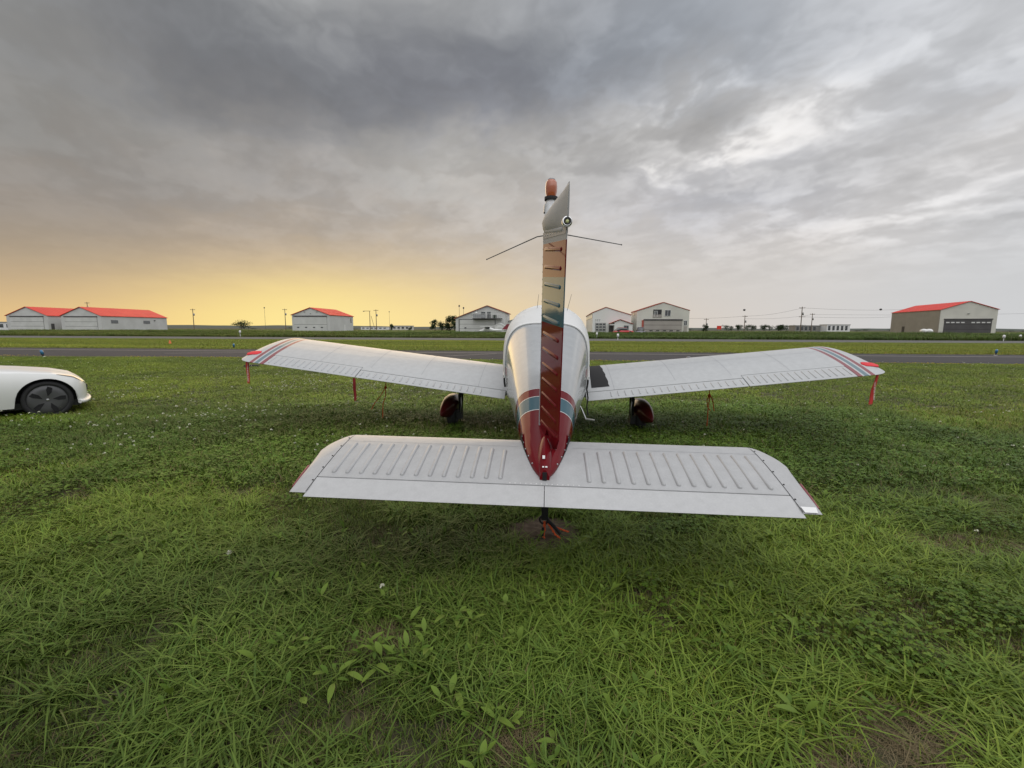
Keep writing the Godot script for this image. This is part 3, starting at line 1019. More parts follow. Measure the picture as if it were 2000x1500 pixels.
func make_leg(ap: Node3D, s: float) -> void:
	var st := MB.new()
	st.tube([Vector3(s * 1.33, 0.82, -0.72), Vector3(s * 1.335, 0.45, -0.74), Vector3(s * 1.345, 0.16, -0.76)], 0.042, 0.034, 10)
	st.box(Vector3(s * 1.335, 0.42, -0.68), Vector3(0.05, 0.22, 0.03), Basis(Vector3.RIGHT, 0.35))
	st.box(Vector3(s * 1.36, 0.19, -0.74), Vector3(0.10, 0.12, 0.14))
	put("oleo_strut", st, M.dark_metal, ap)
	var li := MB.new()
	li.tube([Vector3(s * 1.315, 0.50, -0.66), Vector3(s * 1.30, 0.36, -0.60), Vector3(s * 1.325, 0.24, -0.66)], 0.012, 0.012, 6)
	put("torque_link", li, M.steel, ap)
	var ty := MB.new()
	tyre(ty, Vector3(s * 1.47, 0.165, -0.76), 0.17, 0.075)
	put("wheel", ty, M.rubber, ap)
	var pb := MB.new()
	var rows := []
	for q in [[-1.36, 0.01, 0.30, 0.32], [-1.30, 0.07, 0.22, 0.40], [-1.12, 0.118, 0.16, 0.47], [-0.9, 0.135, 0.14, 0.50], [-0.72, 0.132, 0.145, 0.495], [-0.55, 0.105, 0.17, 0.45], [-0.40, 0.062, 0.205, 0.375], [-0.30, 0.022, 0.235, 0.305], [-0.285, 0.008, 0.25, 0.285]]:
		var r := PackedVector3Array()
		for k in 20:
			var a := TAU * k / 20.0
			var c := cos(a); var sn := sin(a)
			var lo := 1.0 if sn > 0 else 0.8
			r.append(Vector3(s * (1.50 + 0.05 * clampf((q[0] + 0.72) / 0.43, 0.0, 1.0)) + signf(c) * pow(absf(c), 0.8) * q[1] * lo, (q[2] + q[3]) * 0.5 + sn * (q[3] - q[2]) * 0.5, q[0]))
		rows.append(r)
	pb.loft(rows, true, true)
	put("wheel_fairing", pb, M.fairing_red_shaded, ap)

# things that hang on or cover the aeroplane
func at_plane(called: String, p: Vector3, label: String, category: String, group := "") -> Node3D:
	return thing(called, PT.translated_local(p), label, category, group)

func make_cover() -> void:
	var o := Vector3(0, 1.0, -0.4)
	var root := at_plane("canopy_cover", o, "pale grey fabric cover fitted over the airplane's cabin", "cover")
	var n := FastNoiseLite.new()
	n.seed = 4; n.frequency = 2.2; n.fractal_octaves = 3
	var mb := MB.new()
	var rows := []
	for i in 37:
		var z := lerpf(-1.42, 0.40, i / 36.0)
		var r := PackedVector3Array()
		for k in 61:
			var a := lerpf(-0.06, PI + 0.06, k / 60.0)
			var p := hull_pt(z, a, 0.018)
			var d := (p - Vector3(0, 1.1, z)).normalized()
			var w := n.get_noise_3d(p.x * 1.3, p.y * 1.3, p.z * 0.8) * 0.016 + n.get_noise_3d(p.x * 4.0, p.y * 2.0, p.z * 5.0) * 0.004
			r.append(p + d * ((w + 0.012) * smoothstep(0.37, -0.05, z) - 0.008 * smoothstep(0.2, 0.4, z)) - o)
		rows.append(r)
	mb.loft(rows, false, false, -1, Vector3(0, 0.1, 0))
	var cl := put("cloth", mb, M.canvas, root)
	var pp := []
	for k in 49: pp.append(hull_pt(0.402, lerpf(-0.06, PI + 0.06, k / 48.0), 0.012) - o)
	var pm := MB.new()
	pm.tube(pp, 0.013, 0.013, 8)
	put("piping", pm, M.piping, root)
	var p2 := []
	for k in 41: p2.append(hull_pt(-0.32, lerpf(0.1, PI - 0.1, k / 40.0), 0.034) - o)
	var p3 := MB.new()
	p3.tube(p2, 0.004, 0.004, 6)
	put("seam", p3, M.piping, root)
	for s in [-1.0, 1.0]:
		var e := MB.new()
		var q := []
		for k in 21:
			var z := lerpf(-1.42, 0.40, k / 20.0)
			q.append(hull_pt(z, (-0.06 if s > 0 else PI + 0.06), 0.022) - o)
		e.tube(q, 0.009, 0.009, 7)
		put("hem", e, M.piping, root)
		var b := MB.new()
		b.box(Vector3(s * 0.548, 1.03, 0.33) - o, Vector3(0.014, 0.16, 0.06))
		put("patch", b, M.stripe_red, root)
		var st := MB.new()
		st.tube([Vector3(s * 0.546, 0.95, 0.38) - o, Vector3(s * 0.54, 0.86, 0.395) - o, Vector3(s * 0.53, 0.80, 0.40) - o], 0.013, 0.013, 6)
		if s > 0: st.tube([Vector3(0.53, 0.80, 0.40) - o, Vector3(0.548, 0.68, 0.42) - o, Vector3(0.535, 0.57, 0.44) - o, Vector3(0.555, 0.46, 0.46) - o], 0.011, 0.009, 6)
		put("strap", st, M.strap, root)

func make_streamers() -> void:
	for q in [[Vector3(-4.435, 1.05, -0.13), 0.345, Vector3(0.0, 0, 0), "red ribbon with worn pale lettering hanging from the left wing tip"], [Vector3(4.43, 1.055, -0.13), 0.44, Vector3(-0.035, 0, 0.0), "red ribbon with worn pale lettering hanging from the right wing tip"]]:
		var root := at_plane("warning_streamer", q[0], q[3], "streamer", "red ribbons hanging from the wing tips")
		ribbon(root, q[1], 0.044, q[2], M.ribbon)
		var tm := TextMesh.new()
		tm.text = "REMOVE BEFORE FLIGHT"
		tm.font_size = 16
		tm.pixel_size = 0.0017
		tm.depth = 0.001
		var f := SystemFont.new()
		f.font_names = PackedStringArray(["Droid Sans"])
		f.font_weight = 700
		tm.font = f
		var t := put("lettering", tm, M.print_white, root)
		t.scale = Vector3(0.9, 1.0, 1.0)
		t.rotation = Vector3(0, 0, -PI / 2 - q[2].x * 1.6)
		t.position = Vector3(q[2].x * 0.55, -q[1] * 0.55, 0.006)
		# the red pad that the ribbon hangs from lies on the tip
		var pad := MB.new()
		var s := signf(q[0].x)
		var rows := []
		for k in 9:
			var u := k / 8.0
			var x: float = lerpf(4.325, 4.53, u)
			var r := PackedVector3Array()
			var half := 0.066 * sqrt(1.0 - pow(2.0 * u - 1.0, 6.0)) + 0.004
			for j in 10:
				var a := TAU * j / 10.0
				var z := -0.30 + 0.02 * u + cos(a) * half
				var base := wing_pt(s * x, 1.0 + z / CH, true, 0.9)
				r.append(base + Vector3(0, 0.006 + 0.012 * sin(a) - 0.03 * u * u, 0) - q[0])
			rows.append(r)
		pad.loft(rows, true, true)
		put("red_pad", pad, M.pad_red, root)
	var lo := at_plane("control_lock_ribbon", Vector3(-2.75, 0.822, -0.01), "dark red plain ribbon hanging between the left wing's flap and aileron", "streamer")
	ribbon(lo, 0.325, 0.040, Vector3(0.005, 0, 0), M.ribbon_dark)

func ribbon(root: Node3D, L: float, w: float, lean: Vector3, mat: Material) -> void:
	var mb := MB.new()
	var rows := []
	for k in 15:
		var t := k / 14.0
		var c := Vector3(lean.x * t * 1.4 + 0.003 * sin(t * 9.0), -L * t, lean.z * t + 0.006 * sin(t * 7.0))
		var tw := 0.25 * sin(t * 5.0 + L * 9.0)
		var d := Vector3(cos(tw), 0, sin(tw)) * w * 0.5
		var nn := Vector3(-sin(tw), 0, cos(tw)) * 0.0012
		rows.append(PackedVector3Array([c - d - nn, c + d - nn, c + d + nn, c - d + nn]))
	mb.loft(rows, true, true, 0)
	put("ribbon", mb, mat, root)
	var fr := MB.new()
	for k in 7:
		var x := lerpf(-0.45, 0.45, k / 6.0) * w
		var b := Vector3(lean.x * 1.4 + x, -L, lean.z)
		fr.tube([b, b + Vector3(0.003 * sin(k * 2.0), -0.018, 0.002)], 0.0018, 0.001, 5)
	put("frayed_end", fr, mat, root)

func twist_rope(pts: Array, r: float) -> MB:
	# two strands wound round a smooth path
	var cv := Curve3D.new()
	for i in pts.size():
		var d: Vector3 = (pts[mini(i + 1, pts.size() - 1)] - pts[maxi(i - 1, 0)]) * 0.18
		cv.add_point(pts[i], -d, d)
	var L := cv.get_baked_length()
	var mb := MB.new()
	var steps := maxi(8, int(L / 0.012))
	for s in 2:
		var row := []
		for i in steps + 1:
			var p := cv.sample_baked(L * i / steps)
			var a := L * i / steps / 0.03 * PI + PI * s
			row.append(p + Vector3(cos(a), 0, sin(a)) * r * 0.55)
		mb.tube(row, r * 0.62, r * 0.62, 5)
	return mb

func make_ropes() -> void:
	var lo := Vector3(-2.60, 0.0, -0.85)
	var root := at_plane("tie_down_rope", lo, "knotted orange tie-down rope under the left wing, two loose ends", "rope")
	put("line", twist_rope([Vector3(0.02, 0.86, 0), Vector3(0.015, 0.70, 0), Vector3(0.0, 0.58, 0.0)], 0.0075), M.rope, root)
	put("line", twist_rope([Vector3(0, 0.58, 0), Vector3(-0.07, 0.45, 0.03), Vector3(-0.17, 0.32, 0.05), Vector3(-0.22, 0.22, 0.06)], 0.0075), M.rope, root)
	put("line", twist_rope([Vector3(0, 0.58, 0), Vector3(0.005, 0.44, 0.02), Vector3(-0.04, 0.32, 0.02), Vector3(-0.06, 0.06, 0.0)], 0.0075), M.rope, root)
	var k := MB.new()
	k.ball(Vector3(0, 0.575, 0), Vector3(0.022, 0.03, 0.022), 7, 9)
	put("knot", k, M.rope, root)
	var ro := Vector3(2.52, 0.0, -0.85)
	root = at_plane("tie_down_rope", ro, "orange tie-down rope hanging in a bunch under the right wing", "rope")
	put("line", twist_rope([Vector3(0.0, 0.86, 0), Vector3(0.0, 0.70, 0), Vector3(0.015, 0.52, 0.0), Vector3(0.0, 0.40, 0.01), Vector3(0.005, 0.05, 0)], 0.0075), M.rope, root)
	put("line", twist_rope([Vector3(0.01, 0.60, 0), Vector3(0.05, 0.52, 0.02), Vector3(0.07, 0.42, 0.03), Vector3(0.085, 0.34, 0.03)], 0.0075), M.rope, root)
	put("line", twist_rope([Vector3(0.01, 0.58, 0), Vector3(-0.03, 0.50, 0.02), Vector3(-0.015, 0.40, 0.02), Vector3(0.03, 0.34, 0.02)], 0.0075), M.rope, root)
	k = MB.new()
	k.ball(Vector3(0.01, 0.57, 0), Vector3(0.024, 0.035, 0.022), 7, 9)
	put("knot", k, M.rope, root)
	# tail tie-down
	root = at_plane("tie_down_rope", Vector3(0.01, 0, 2.93), "orange rope tied to the tail ring over the bare earth patch", "rope")
	put("line", twist_rope([Vector3(0.0, 0.12, 0.0), Vector3(0.0, 0.07, 0.03), Vector3(-0.01, 0.035, 0.06), Vector3(0.0, 0.03, 0.09)], 0.011), M.rope, root)
	put("line", twist_rope([Vector3(0.02, 0.12, 0.0), Vector3(0.05, 0.09, 0.04), Vector3(0.08, 0.055, 0.07), Vector3(0.115, 0.04, 0.10)], 0.009), M.rope, root)
	put("line", twist_rope([Vector3(0.02, 0.12, 0.0), Vector3(0.09, 0.08, 0.01), Vector3(0.13, 0.070, 0.02), Vector3(0.18, 0.06, 0.03)], 0.009), M.rope, root)
	var bl := MB.new()
	bl.tube([Vector3(0.02, 0.13, 0.0), Vector3(0.07, 0.10, 0.03), Vector3(0.12, 0.05, 0.05)], 0.016, 0.012, 7)
	put("buckle_strap", bl, M.strap, root)
	var stake := MB.new()
	stake.tube([Vector3(-0.02, -0.05, 0.08), Vector3(-0.01, 0.10, 0.06)], 0.010, 0.010, 7)
	stake.tube([Vector3(-0.09, 0.02, 0.09), Vector3(0.0, 0.03, 0.09)], 0.007, 0.007, 6)
	put("anchor", stake, M.dark_metal, root)

# ---------------------------------------------------------------- white car
func car_w(x: float) -> float:
	if x > 0.36: x = 0.36 + (x - 0.36) / CAR_NOSE
	if x > -0.1: return 0.92 * pow(maxf(0.0, 1.0 - pow((x + 0.1) / 0.921, 3.4)), 0.40)
	if x < -3.0: return 0.92 * pow(maxf(0.0, 1.0 - pow((-x - 3.0) / 0.86, 3.0)), 0.40)
	return 0.92

const CAR_NOSE := 0.44      # the nose is short: it curves away quickly
func curve_at(t: Array, x: float) -> float:
	if x > 0.36: x = 0.36 + (x - 0.36) / CAR_NOSE
	for i in t.size() - 1:
		if x >= t[i + 1][0]:
			var f: float = clampf((x - t[i + 1][0]) / (t[i][0] - t[i + 1][0]), 0.0, 1.0)
			return lerpf(t[i + 1][1], t[i][1], f)
	return t[t.size() - 1][1]

const CAR_H := [[0.82, 0.50], [0.77, 0.575], [0.66, 0.635], [0.5, 0.69], [0.36, 0.735], [0.1, 0.805], [-0.3, 0.868], [-0.75, 0.925], [-3.1, 1.06], [-3.7, 1.0], [-3.85, 0.85]]
const CAR_S := [[0.82, 0.48], [0.7, 0.585], [0.5, 0.665], [0.36, 0.71], [0.1, 0.785], [-0.3, 0.832], [-0.75, 0.86], [-2.0, 0.90], [-3.2, 0.94], [-3.7, 0.90], [-3.85, 0.80]]
func car_pt(x: float, t: float, s: float) -> Vector3:
	# t: 0 at the lower edge, 0.6 at the shoulder, 1 on the centre line
	var low := 0.225 if x < 0.4 else lerpf(0.225, 0.26, (x - 0.4) / 0.245)
	for ax in [0.0, -2.875]:
		var d: float = absf(x - ax)
		if d < 0.385: low = maxf(low, 0.335 + sqrt(0.385 * 0.385 - d * d) * 0.985)
	var w := car_w(x)
	var sh := curve_at(CAR_S, x)
	var h := curve_at(CAR_H, x)
	if t <= 0.6:
		var q := t / 0.6
		var y := lerpf(low, sh, q)
		var k := clampf((y - 0.22) / maxf(0.05, sh - 0.22), 0.0, 1.0)
		var wz := w * (0.955 + 0.075 * sin(k * PI * 0.75) - 0.055 * pow(k, 4.0))
		return Vector3(x, y, s * wz)
	var q2 := (t - 0.6) / 0.4
	var wz2 := w * 0.953 * cos(q2 * PI * 0.5)
	return Vector3(x, lerpf(sh, h, sin(q2 * PI * 0.5)) + 0.012 * sin(q2 * PI), s * wz2)

func make_car() -> void:
	var xf := Transform3D(Basis(Vector3.UP, deg_to_rad(48.0)), Vector3(-8.92, -0.06, -8.36))
	var car := thing("car", xf, "white car parked at the left edge, its front wheel and bonnet in view", "car")
	var mb := MB.new()
	var xs := []
	for i in 47: xs.append(lerpf(0.561, -0.75, i / 46.0))
	for i in 60: xs.append(lerpf(-0.79, -3.855, i / 59.0))
	for s in [-1.0, 1.0]:
		var rows := []
		for x in xs:
			var r := PackedVector3Array()
			for k in 25: r.append(car_pt(x, k / 24.0, s))
			rows.append(r)
		mb.grp = 0
		mb.loft(rows, false, false, -1, Vector3(-1.5, 0.4, 0))
	var body := put("body", mb, M.car_white, car)
	# cabin
	var cb := MB.new()
	var rows2 := []
	for q in [[-0.62, 0.91, 0.60], [-1.05, 1.18, 0.66], [-1.45, 1.38, 0.62], [-1.9, 1.44, 0.60], [-2.4, 1.41, 0.59], [-2.9, 1.27, 0.58], [-3.35, 1.06, 0.56]]:
		var r := PackedVector3Array()
		for k in 17:
			var a := PI * k / 16.0
			var c := cos(a)
			r.append(Vector3(q[0], lerpf(0.88, q[1], pow(sin(a), 0.55)), signf(c) * pow(absf(c), 0.55) * lerpf(0.80, q[2], sin(a))))
		rows2.append(r)
	cb.loft(rows2, false, false, -1, Vector3(-2, 0.5, 0))
	put("cabin_glass", cb, M.glass_dark, car)
	# dark wheel housings, sill and under-tray
	var ut := MB.new()
	ut.bx(Vector3(-3.6, 0.19, -0.80), Vector3(0.42, 0.30, 0.80))
	put("under_tray", ut, M.car_black, car)
	for ax in [0.0, -2.875]:
		var wh := MB.new()
		for s in [-1.0, 1.0]:
			var r0 := PackedVector3Array(); var r1 := PackedVector3Array()
			for k in 25:
				var a := PI * k / 24.0
				r0.append(Vector3(ax + cos(a) * 0.383, 0.335 + sin(a) * 0.377, s * 0.93 * car_w(ax + cos(a) * 0.383) / 0.92))
				r1.append(Vector3(ax + cos(a) * 0.383, 0.335 + sin(a) * 0.377, s * 0.55))
			mb_strip(wh, r0, r1, Vector3(ax, 5, 0))
			wh.box(Vector3(ax, 0.45, s * 0.56), Vector3(0.76, 0.54, 0.02))
		put("wheel_housing", wh, M.car_black, car)
		for s in [-1.0, 1.0]:
			var ty := MB.new()
			var prof := []
			for p in [[0.215, -0.10], [0.30, -0.115], [0.325, -0.10], [0.335, -0.05], [0.335, 0.05], [0.325, 0.10], [0.30, 0.113], [0.275, 0.112], [0.262, 0.10], [0.258, 0.085]]: prof.append(Vector2(p[0], p[1]))
			ty.lathe(prof, Vector3(ax, 0.335, s * 0.79), Vector3(0, 0, s), 44)
			var wheel := put("wheel", ty, M.rubber, car)
			var cv := MB.new()
			cv.lathe([Vector2(0.262, 0.085), Vector2(0.255, 0.098), Vector2(0.17, 0.112), Vector2(0.06, 0.104), Vector2(0.02, 0.100), Vector2(0.001, 0.100)], Vector3(ax, 0.335, s * 0.79), Vector3(0, 0, s), 40)
			put("wheel_cover", cv, M.wheel_cover, wheel)
			var sl := MB.new()
			for k in 5:
				var a := TAU * k / 5.0 + 0.25
				var a2 := a + 0.10
				var pr := []
				for q in [[0.07, -0.06], [0.14, -0.36], [0.225, -0.28], [0.240, 0.00], [0.18, 0.10], [0.07, 0.03]]:
					var an: float = a + q[1]
					var rr: float = q[0]
					var zz := 0.114 if rr > 0.1 else 0.109
					pr.append(Vector3(ax + cos(an) * rr, 0.335 + sin(an) * rr, s * (0.79 + zz)))
				for j in range(1, 5): sl.quad(pr[0], pr[j], pr[j + 1], pr[j + 1])
				sl.end(Vector3(ax, 0.335, 0))
				sl.grp += 1
			put("cover_slot", sl, M.gap_black, wheel)
			var hub := MB.new()
			hub.ball(Vector3(ax, 0.335, s * 0.893), Vector3(0.022, 0.022, 0.006), 6, 12)
			put("hub_badge", hub, M.steel, wheel)
	for s in [-1.0, 1.0]:
		# headlamp laid into the corner of the wing
		var hl := MB.new()
		var rws := []
		for i in 13:
			var x := lerpf(0.53, 0.14, i / 12.0)
			var wd := sin(PI * (0.06 + 0.94 * i / 12.0)) * 0.085 + 0.006
			var r := PackedVector3Array()
			for k in 7:
				var p := car_pt(x, lerpf(0.622 - wd * 0.35, 0.622 + wd * 1.2, k / 6.0), s)
				r.append(p + (p - Vector3(p.x - 0.4, 0.3, 0)).normalized() * 0.005)
			rws.append(r)
		hl.loft(rws, false, false, -1, Vector3(0.1, 0.3, 0))
		put("headlamp", hl, M.headlamp, car)
		# side camera housing behind the wheel
		var sc := MB.new()
		var r3 := []
		for q in [[-0.60, 0.003, 0.0], [-0.64, 0.022, 0.010], [-0.70, 0.020, 0.014], [-0.82, 0.010, 0.008], [-0.95, 0.002, 0.0]]:
			var c := car_pt(q[0], 0.45, s)
			c.y = 0.69
			var r := PackedVector3Array()
			for k in 8:
				var a := TAU * k / 8.0
				r.append(c + Vector3(0, sin(a) * q[1], s * (0.002 + cos(a) * q[2])))
			r3.append(r)
		sc.loft(r3, true, true)
		put("side_repeater", sc, M.car_black, car)
		var ch := MB.new()
		ch.box(car_pt(-0.655, 0.45, s) * Vector3(1, 0, 1) + Vector3(0, 0.703, s * 0.012), Vector3(0.07, 0.012, 0.01))
		put("repeater_lens", ch, M.chrome, car)
		var ln := MB.new()
		var la := PackedVector3Array(); var lb := PackedVector3Array()
		for k in 11:
			var t := lerpf(0.30, 0.99, k / 10.0)
			la.append(car_pt(-0.775, t, s) + Vector3(0, 0, s * 0.001)); lb.append(car_pt(-0.783, t, s) + Vector3(0, 0, s * 0.001))
		mb_strip(ln, la, lb, Vector3(-0.78, 0.3, 0))
		put("panel_gap", ln, M.gap_black, body)
	var lip := MB.new()
	var lr := []
	for k in 25:
		var a := lerpf(-1.25, 1.25, k / 24.0)
		lr.append(Vector3(0.23 + 0.355 * pow(cos(a), 0.6), 0.255, sin(a) * 0.90))
	lip.tube(lr, 0.035, 0.035, 7)
	put("front_lip", lip, M.car_white, car)
	var pl := MB.new()
	pl.box(Vector3(0.565, 0.46, 0.0), Vector3(0.02, 0.10, 0.36))
	put("plate_bracket", pl, M.car_black, car)

# ---------------------------------------------------------------- buildings
# a gabled shed: origin at the front left corner, x along the front, -z into the depth
func shed(called: String, label: String, at: Vector3, yaw_deg: float, w: float, d: float, hl: float, hr: float, rx: float, rh: float, wall: Material, roof: Material, over := 0.25, category := "hangar") -> Node3D:
	var root := thing(called, Transform3D(Basis(Vector3.UP, deg_to_rad(yaw_deg)), at), label, category)
	var mb := MB.new()
	var f := [Vector3(0, -0.3, 0), Vector3(w, -0.3, 0), Vector3(w, hr, 0), Vector3(rx, rh, 0), Vector3(0, hl, 0)]
	var b := []
	for p in f: b.append(p - Vector3(0, 0, d))
	for set_ in [f, b]:
		mb.grp += 1
		mb.tri(set_[0], set_[1], set_[2]); mb.tri(set_[0], set_[2], set_[3]); mb.tri(set_[0], set_[3], set_[4])
	for q in [[0, 4], [1, 2], [0, 1], [2, 3], [3, 4]]:
		mb.grp += 1
		mb.quad(f[q[0]], f[q[1]], b[q[1]], b[q[0]])
	mb.end(Vector3(w * 0.5, hl * 0.5, -d * 0.5))
	put("wall", mb, wall, root)
	for q in [[0.0, hl, rx, rh], [w, hr, rx, rh]]:
		var r := MB.new()
		var dir := Vector3(q[2] - q[0], q[3] - q[1], 0)
		var n := Vector3(-dir.y, dir.x, 0).normalized()
		if n.y < 0: n = -n
		var lo: Vector3 = Vector3(q[0], q[1], 0) - dir.normalized() * over
		var hi := Vector3(q[2], q[3], 0)
		var t := 0.14
		var a := [lo + n * 0.02, hi + n * 0.02, hi + n * t, lo + n * t]
		var fr := []; var bk := []
		for p in a: fr.append(p + Vector3(0, 0, over)); bk.append(p - Vector3(0, 0, d + over))
		r.grp += 1; r.quad(fr[0], fr[1], fr[2], fr[3])
		r.grp += 1; r.quad(bk[0], bk[1], bk[2], bk[3])
		for k in 4:
			r.grp += 1
			r.quad(fr[k], fr[(k + 1) % 4], bk[(k + 1) % 4], bk[k])
		r.end()
		var ro := put("roof", r, roof, root)
		# standing seams
		var sm := MB.new()
		var cnt := int(d / 1.2)
		for k in cnt:
			var z := -d * (k + 0.5) / cnt
			var c := (lo + hi) * 0.5 + n * (t + 0.02) + Vector3(0, 0, z)
			sm.box(c, Vector3((hi - lo).length(), 0.05, 0.05), Basis(Vector3.BACK, atan2(dir.y, dir.x)))
		var so := put("standing_seams", sm, roof, ro)
		so.set_meta("kind", "stuff")
	return root

func slab(called: String, root: Node3D, a: Vector3, b: Vector3, mat: Material) -> MeshInstance3D:
	var mb := MB.new()
	mb.bx(a, b)
	return put(called, mb, mat, root)

# sectional or bifold door with recessed joints and a dark head track
func big_door(root: Node3D, x0: float, x1: float, top: float, rows: int, mat: Material, track := true, cols := 1) -> Node3D:
	var first: Node3D = null
	for r in rows:
		for c in cols:
			var ya := top * r / rows + 0.03; var yb := top * (r + 1) / rows - 0.03
			var xa := lerpf(x0, x1, float(c) / cols) + 0.04; var xb := lerpf(x0, x1, float(c + 1) / cols) - 0.04
			var p := slab("door_panel", root, Vector3(xa, ya, 0.02), Vector3(xb, yb, 0.12), mat)
			if first == null: first = p
	slab("door_recess", root, Vector3(x0, 0, 0.004), Vector3(x1, top, 0.03), M.recess)
	if track: slab("door_track", root, Vector3(x0 - 0.1, top + 0.02, 0.01), Vector3(x1 + 0.1, top + 0.30, 0.22), M.door_dark)
	return first

func window(root: Node3D, x0: float, y0: float, x1: float, y1: float, frame: Material, z := 0.0) -> void:
	var fr := MB.new()
	var t := 0.07
	fr.bx(Vector3(x0 - t, y0 - t, z + 0.005), Vector3(x1 + t, y0, z + 0.08))
	fr.bx(Vector3(x0 - t, y1, z + 0.005), Vector3(x1 + t, y1 + t, z + 0.08))
	fr.bx(Vector3(x0 - t, y0, z + 0.005), Vector3(x0, y1, z + 0.08))
	fr.bx(Vector3(x1, y0, z + 0.005), Vector3(x1 + t, y1, z + 0.08))
	fr.bx(Vector3((x0 + x1) * 0.5 - 0.03, y0, z + 0.005), Vector3((x0 + x1) * 0.5 + 0.03, y1, z + 0.07))
	var w := put("window", fr, frame, root)
	slab("pane", w, Vector3(x0, y0, z + 0.01), Vector3(x1, y1, z + 0.035), M.pane)

func side_window(root: Node3D, x: float, z0: float, y0: float, z1: float, y1: float, out: float) -> void:
	var w := slab("window", root, Vector3(x, y0 - 0.06, z0 + 0.06), Vector3(x + out * 0.05, y1 + 0.06, z1 - 0.06), M.trim_grey)
	slab("pane", w, Vector3(x + out * 0.045, y0, z0), Vector3(x + out * 0.07, y1, z1), M.pane)

const GY := 0.45             # the apron beyond the runway lies a little higher
func make_buildings() -> void:
	# two hangars at the far left
	var a := shed("hangar", "grey hangar with a red roof farthest left, its flank half hidden by the next hangar", Vector3(-147.3, GY, -130), -2.0, 12.5, 23, 4.35, 4.35, 6.3, 6.85, M.wall_grey, M.roof_red)
	big_door(a, 1.2, 11.2, 4.0, 3, M.door_grey)
	slab("side_door", a, Vector3(12.48, 0, -1.6), Vector3(12.56, 2.1, -0.7), M.door_dark)
	side_window(a, 12.5, -8.0, 2.5, -10.2, 3.2, 1.0)
	a = shed("hangar", "long grey hangar with a red roof and two dark windows in its flank", Vector3(-131.4, GY, -130), -2.0, 12.1, 23.5, 4.35, 4.35, 6.05, 6.85, M.wall_grey, M.roof_red)
	big_door(a, 1.1, 10.9, 4.0, 3, M.door_grey)
	side_window(a, 12.1, -3.0, 2.3, -5.2, 3.2, 1.0)
	side_window(a, 12.1, -14.2, 2.3, -16.6, 3.2, 1.0)
	slab("side_lamp", a, Vector3(12.1, 3.2, -18.2), Vector3(12.35, 3.5, -18.6), M.door_dark)
	# middle hangar
	a = shed("hangar", "grey hangar with a red roof standing alone behind the left wing tip", Vector3(-59.2, GY, -120), -4.2, 10.5, 14.5, 4.55, 4.55, 5.25, 6.45, M.wall_grey, M.roof_red)
	big_door(a, 0.6, 9.7, 4.1, 2, M.door_grey)
	for k in 4: slab("door_window", a, Vector3(1.4 + 2.2 * k, 1.15, 0.125), Vector3(2.0 + 2.2 * k, 1.4, 0.15), M.pane)
	slab("personnel_door", a, Vector3(10.48, 0, -9.2), Vector3(10.56, 2.1, -8.2), M.white_trim)
	side_window(a, 10.5, -12.6, 2.7, -13.5, 3.9, 1.0)
	for k in 3: slab("vent", a, Vector3([3.4, 5.1, 6.8][k], [5.3, 4.85, 5.3][k], 0.01), Vector3([3.8, 5.4, 7.2][k], [5.5, 5.05, 5.5][k], 0.1), M.trim_grey)
	# hangar with the balcony flat
	a = shed("hangar_house", "pale hangar with an upstairs balcony and a red-edged lopsided roof", Vector3(-13.3, GY, -105), -4.2, 11.7, 13, 3.5, 4.85, 7.45, 6.35, M.wall_grey, M.trim_red, 0.35)
	big_door(a, 0.9, 9.3, 3.2, 3, M.door_grey, false)
	slab("door_frame", a, Vector3(0.78, 0, 0.02), Vector3(0.9, 3.3, 0.16), M.door_dark)
	slab("door_frame", a, Vector3(9.3, 0, 0.02), Vector3(9.42, 3.3, 0.16), M.door_dark)
	slab("door_frame", a, Vector3(0.78, 3.22, 0.02), Vector3(9.42, 3.32, 0.16), M.door_dark)
	slab("door_window", a, Vector3(2.1, 1.15, 0.13), Vector3(2.55, 1.4, 0.15), M.pane)
	var deck := slab("balcony", a, Vector3(4.2, 3.36, 0.02), Vector3(11.0, 3.50, 1.4), M.door_dark)
	for k in 15: slab("baluster", deck, Vector3(4.25 + 0.48 * k, 3.5, 1.34), Vector3(4.29 + 0.48 * k, 4.45, 1.38), M.white_trim)
	slab("hand_rail", deck, Vector3(4.2, 4.45, 1.32), Vector3(11.0, 4.52, 1.40), M.white_trim)
	slab("glass_screen", deck, Vector3(4.4, 3.62, 1.30), Vector3(7.3, 4.38, 1.315), M.seal)
	window(a, 6.1, 3.55, 6.95, 4.95, M.trim_grey)
	window(a, 7.5, 3.55, 8.25, 4.95, M.trim_grey)
	var par := MB.new()
	par.lathe([Vector2(0.02, 1.5), Vector2(0.03, 1.5), Vector2(0.42, 1.2), Vector2(0.40, 1.16)], Vector3(5.0, 3.5, 0.7), Vector3.UP, 10)
	put("parasol", par, M.white_trim, a)
	slab("planter", a, Vector3(8.9, 3.5, 0.5), Vector3(9.7, 4.25, 1.1), M.hill_green)
	slab("wall_lamp", a, Vector3(3.85, 4.35, 0.01), Vector3(4.1, 4.6, 0.2), M.white_trim)
	a = shed("shed", "small white gabled shed beside the balcony hangar", Vector3(-3.95, GY, -101), -4.2, 2.35, 2.4, 1.75, 1.55, 1.15, 2.25, M.wall_white, M.white_trim, 0.12, "shed")
	slab("door", a, Vector3(0.8, 0, 0.01), Vector3(1.6, 1.5, 0.06), M.door_grey)
	# hangar mostly hidden by the cabin
	a = shed("hangar", "pale hangar mostly hidden behind the airplane's cabin", Vector3(-1.4, GY, -112), -4.2, 9.5, 16, 2.75, 2.75, 4.7, 4.3, M.wall_white, M.trim_grey)
	big_door(a, 1.0, 8.5, 2.5, 3, M.door_grey)
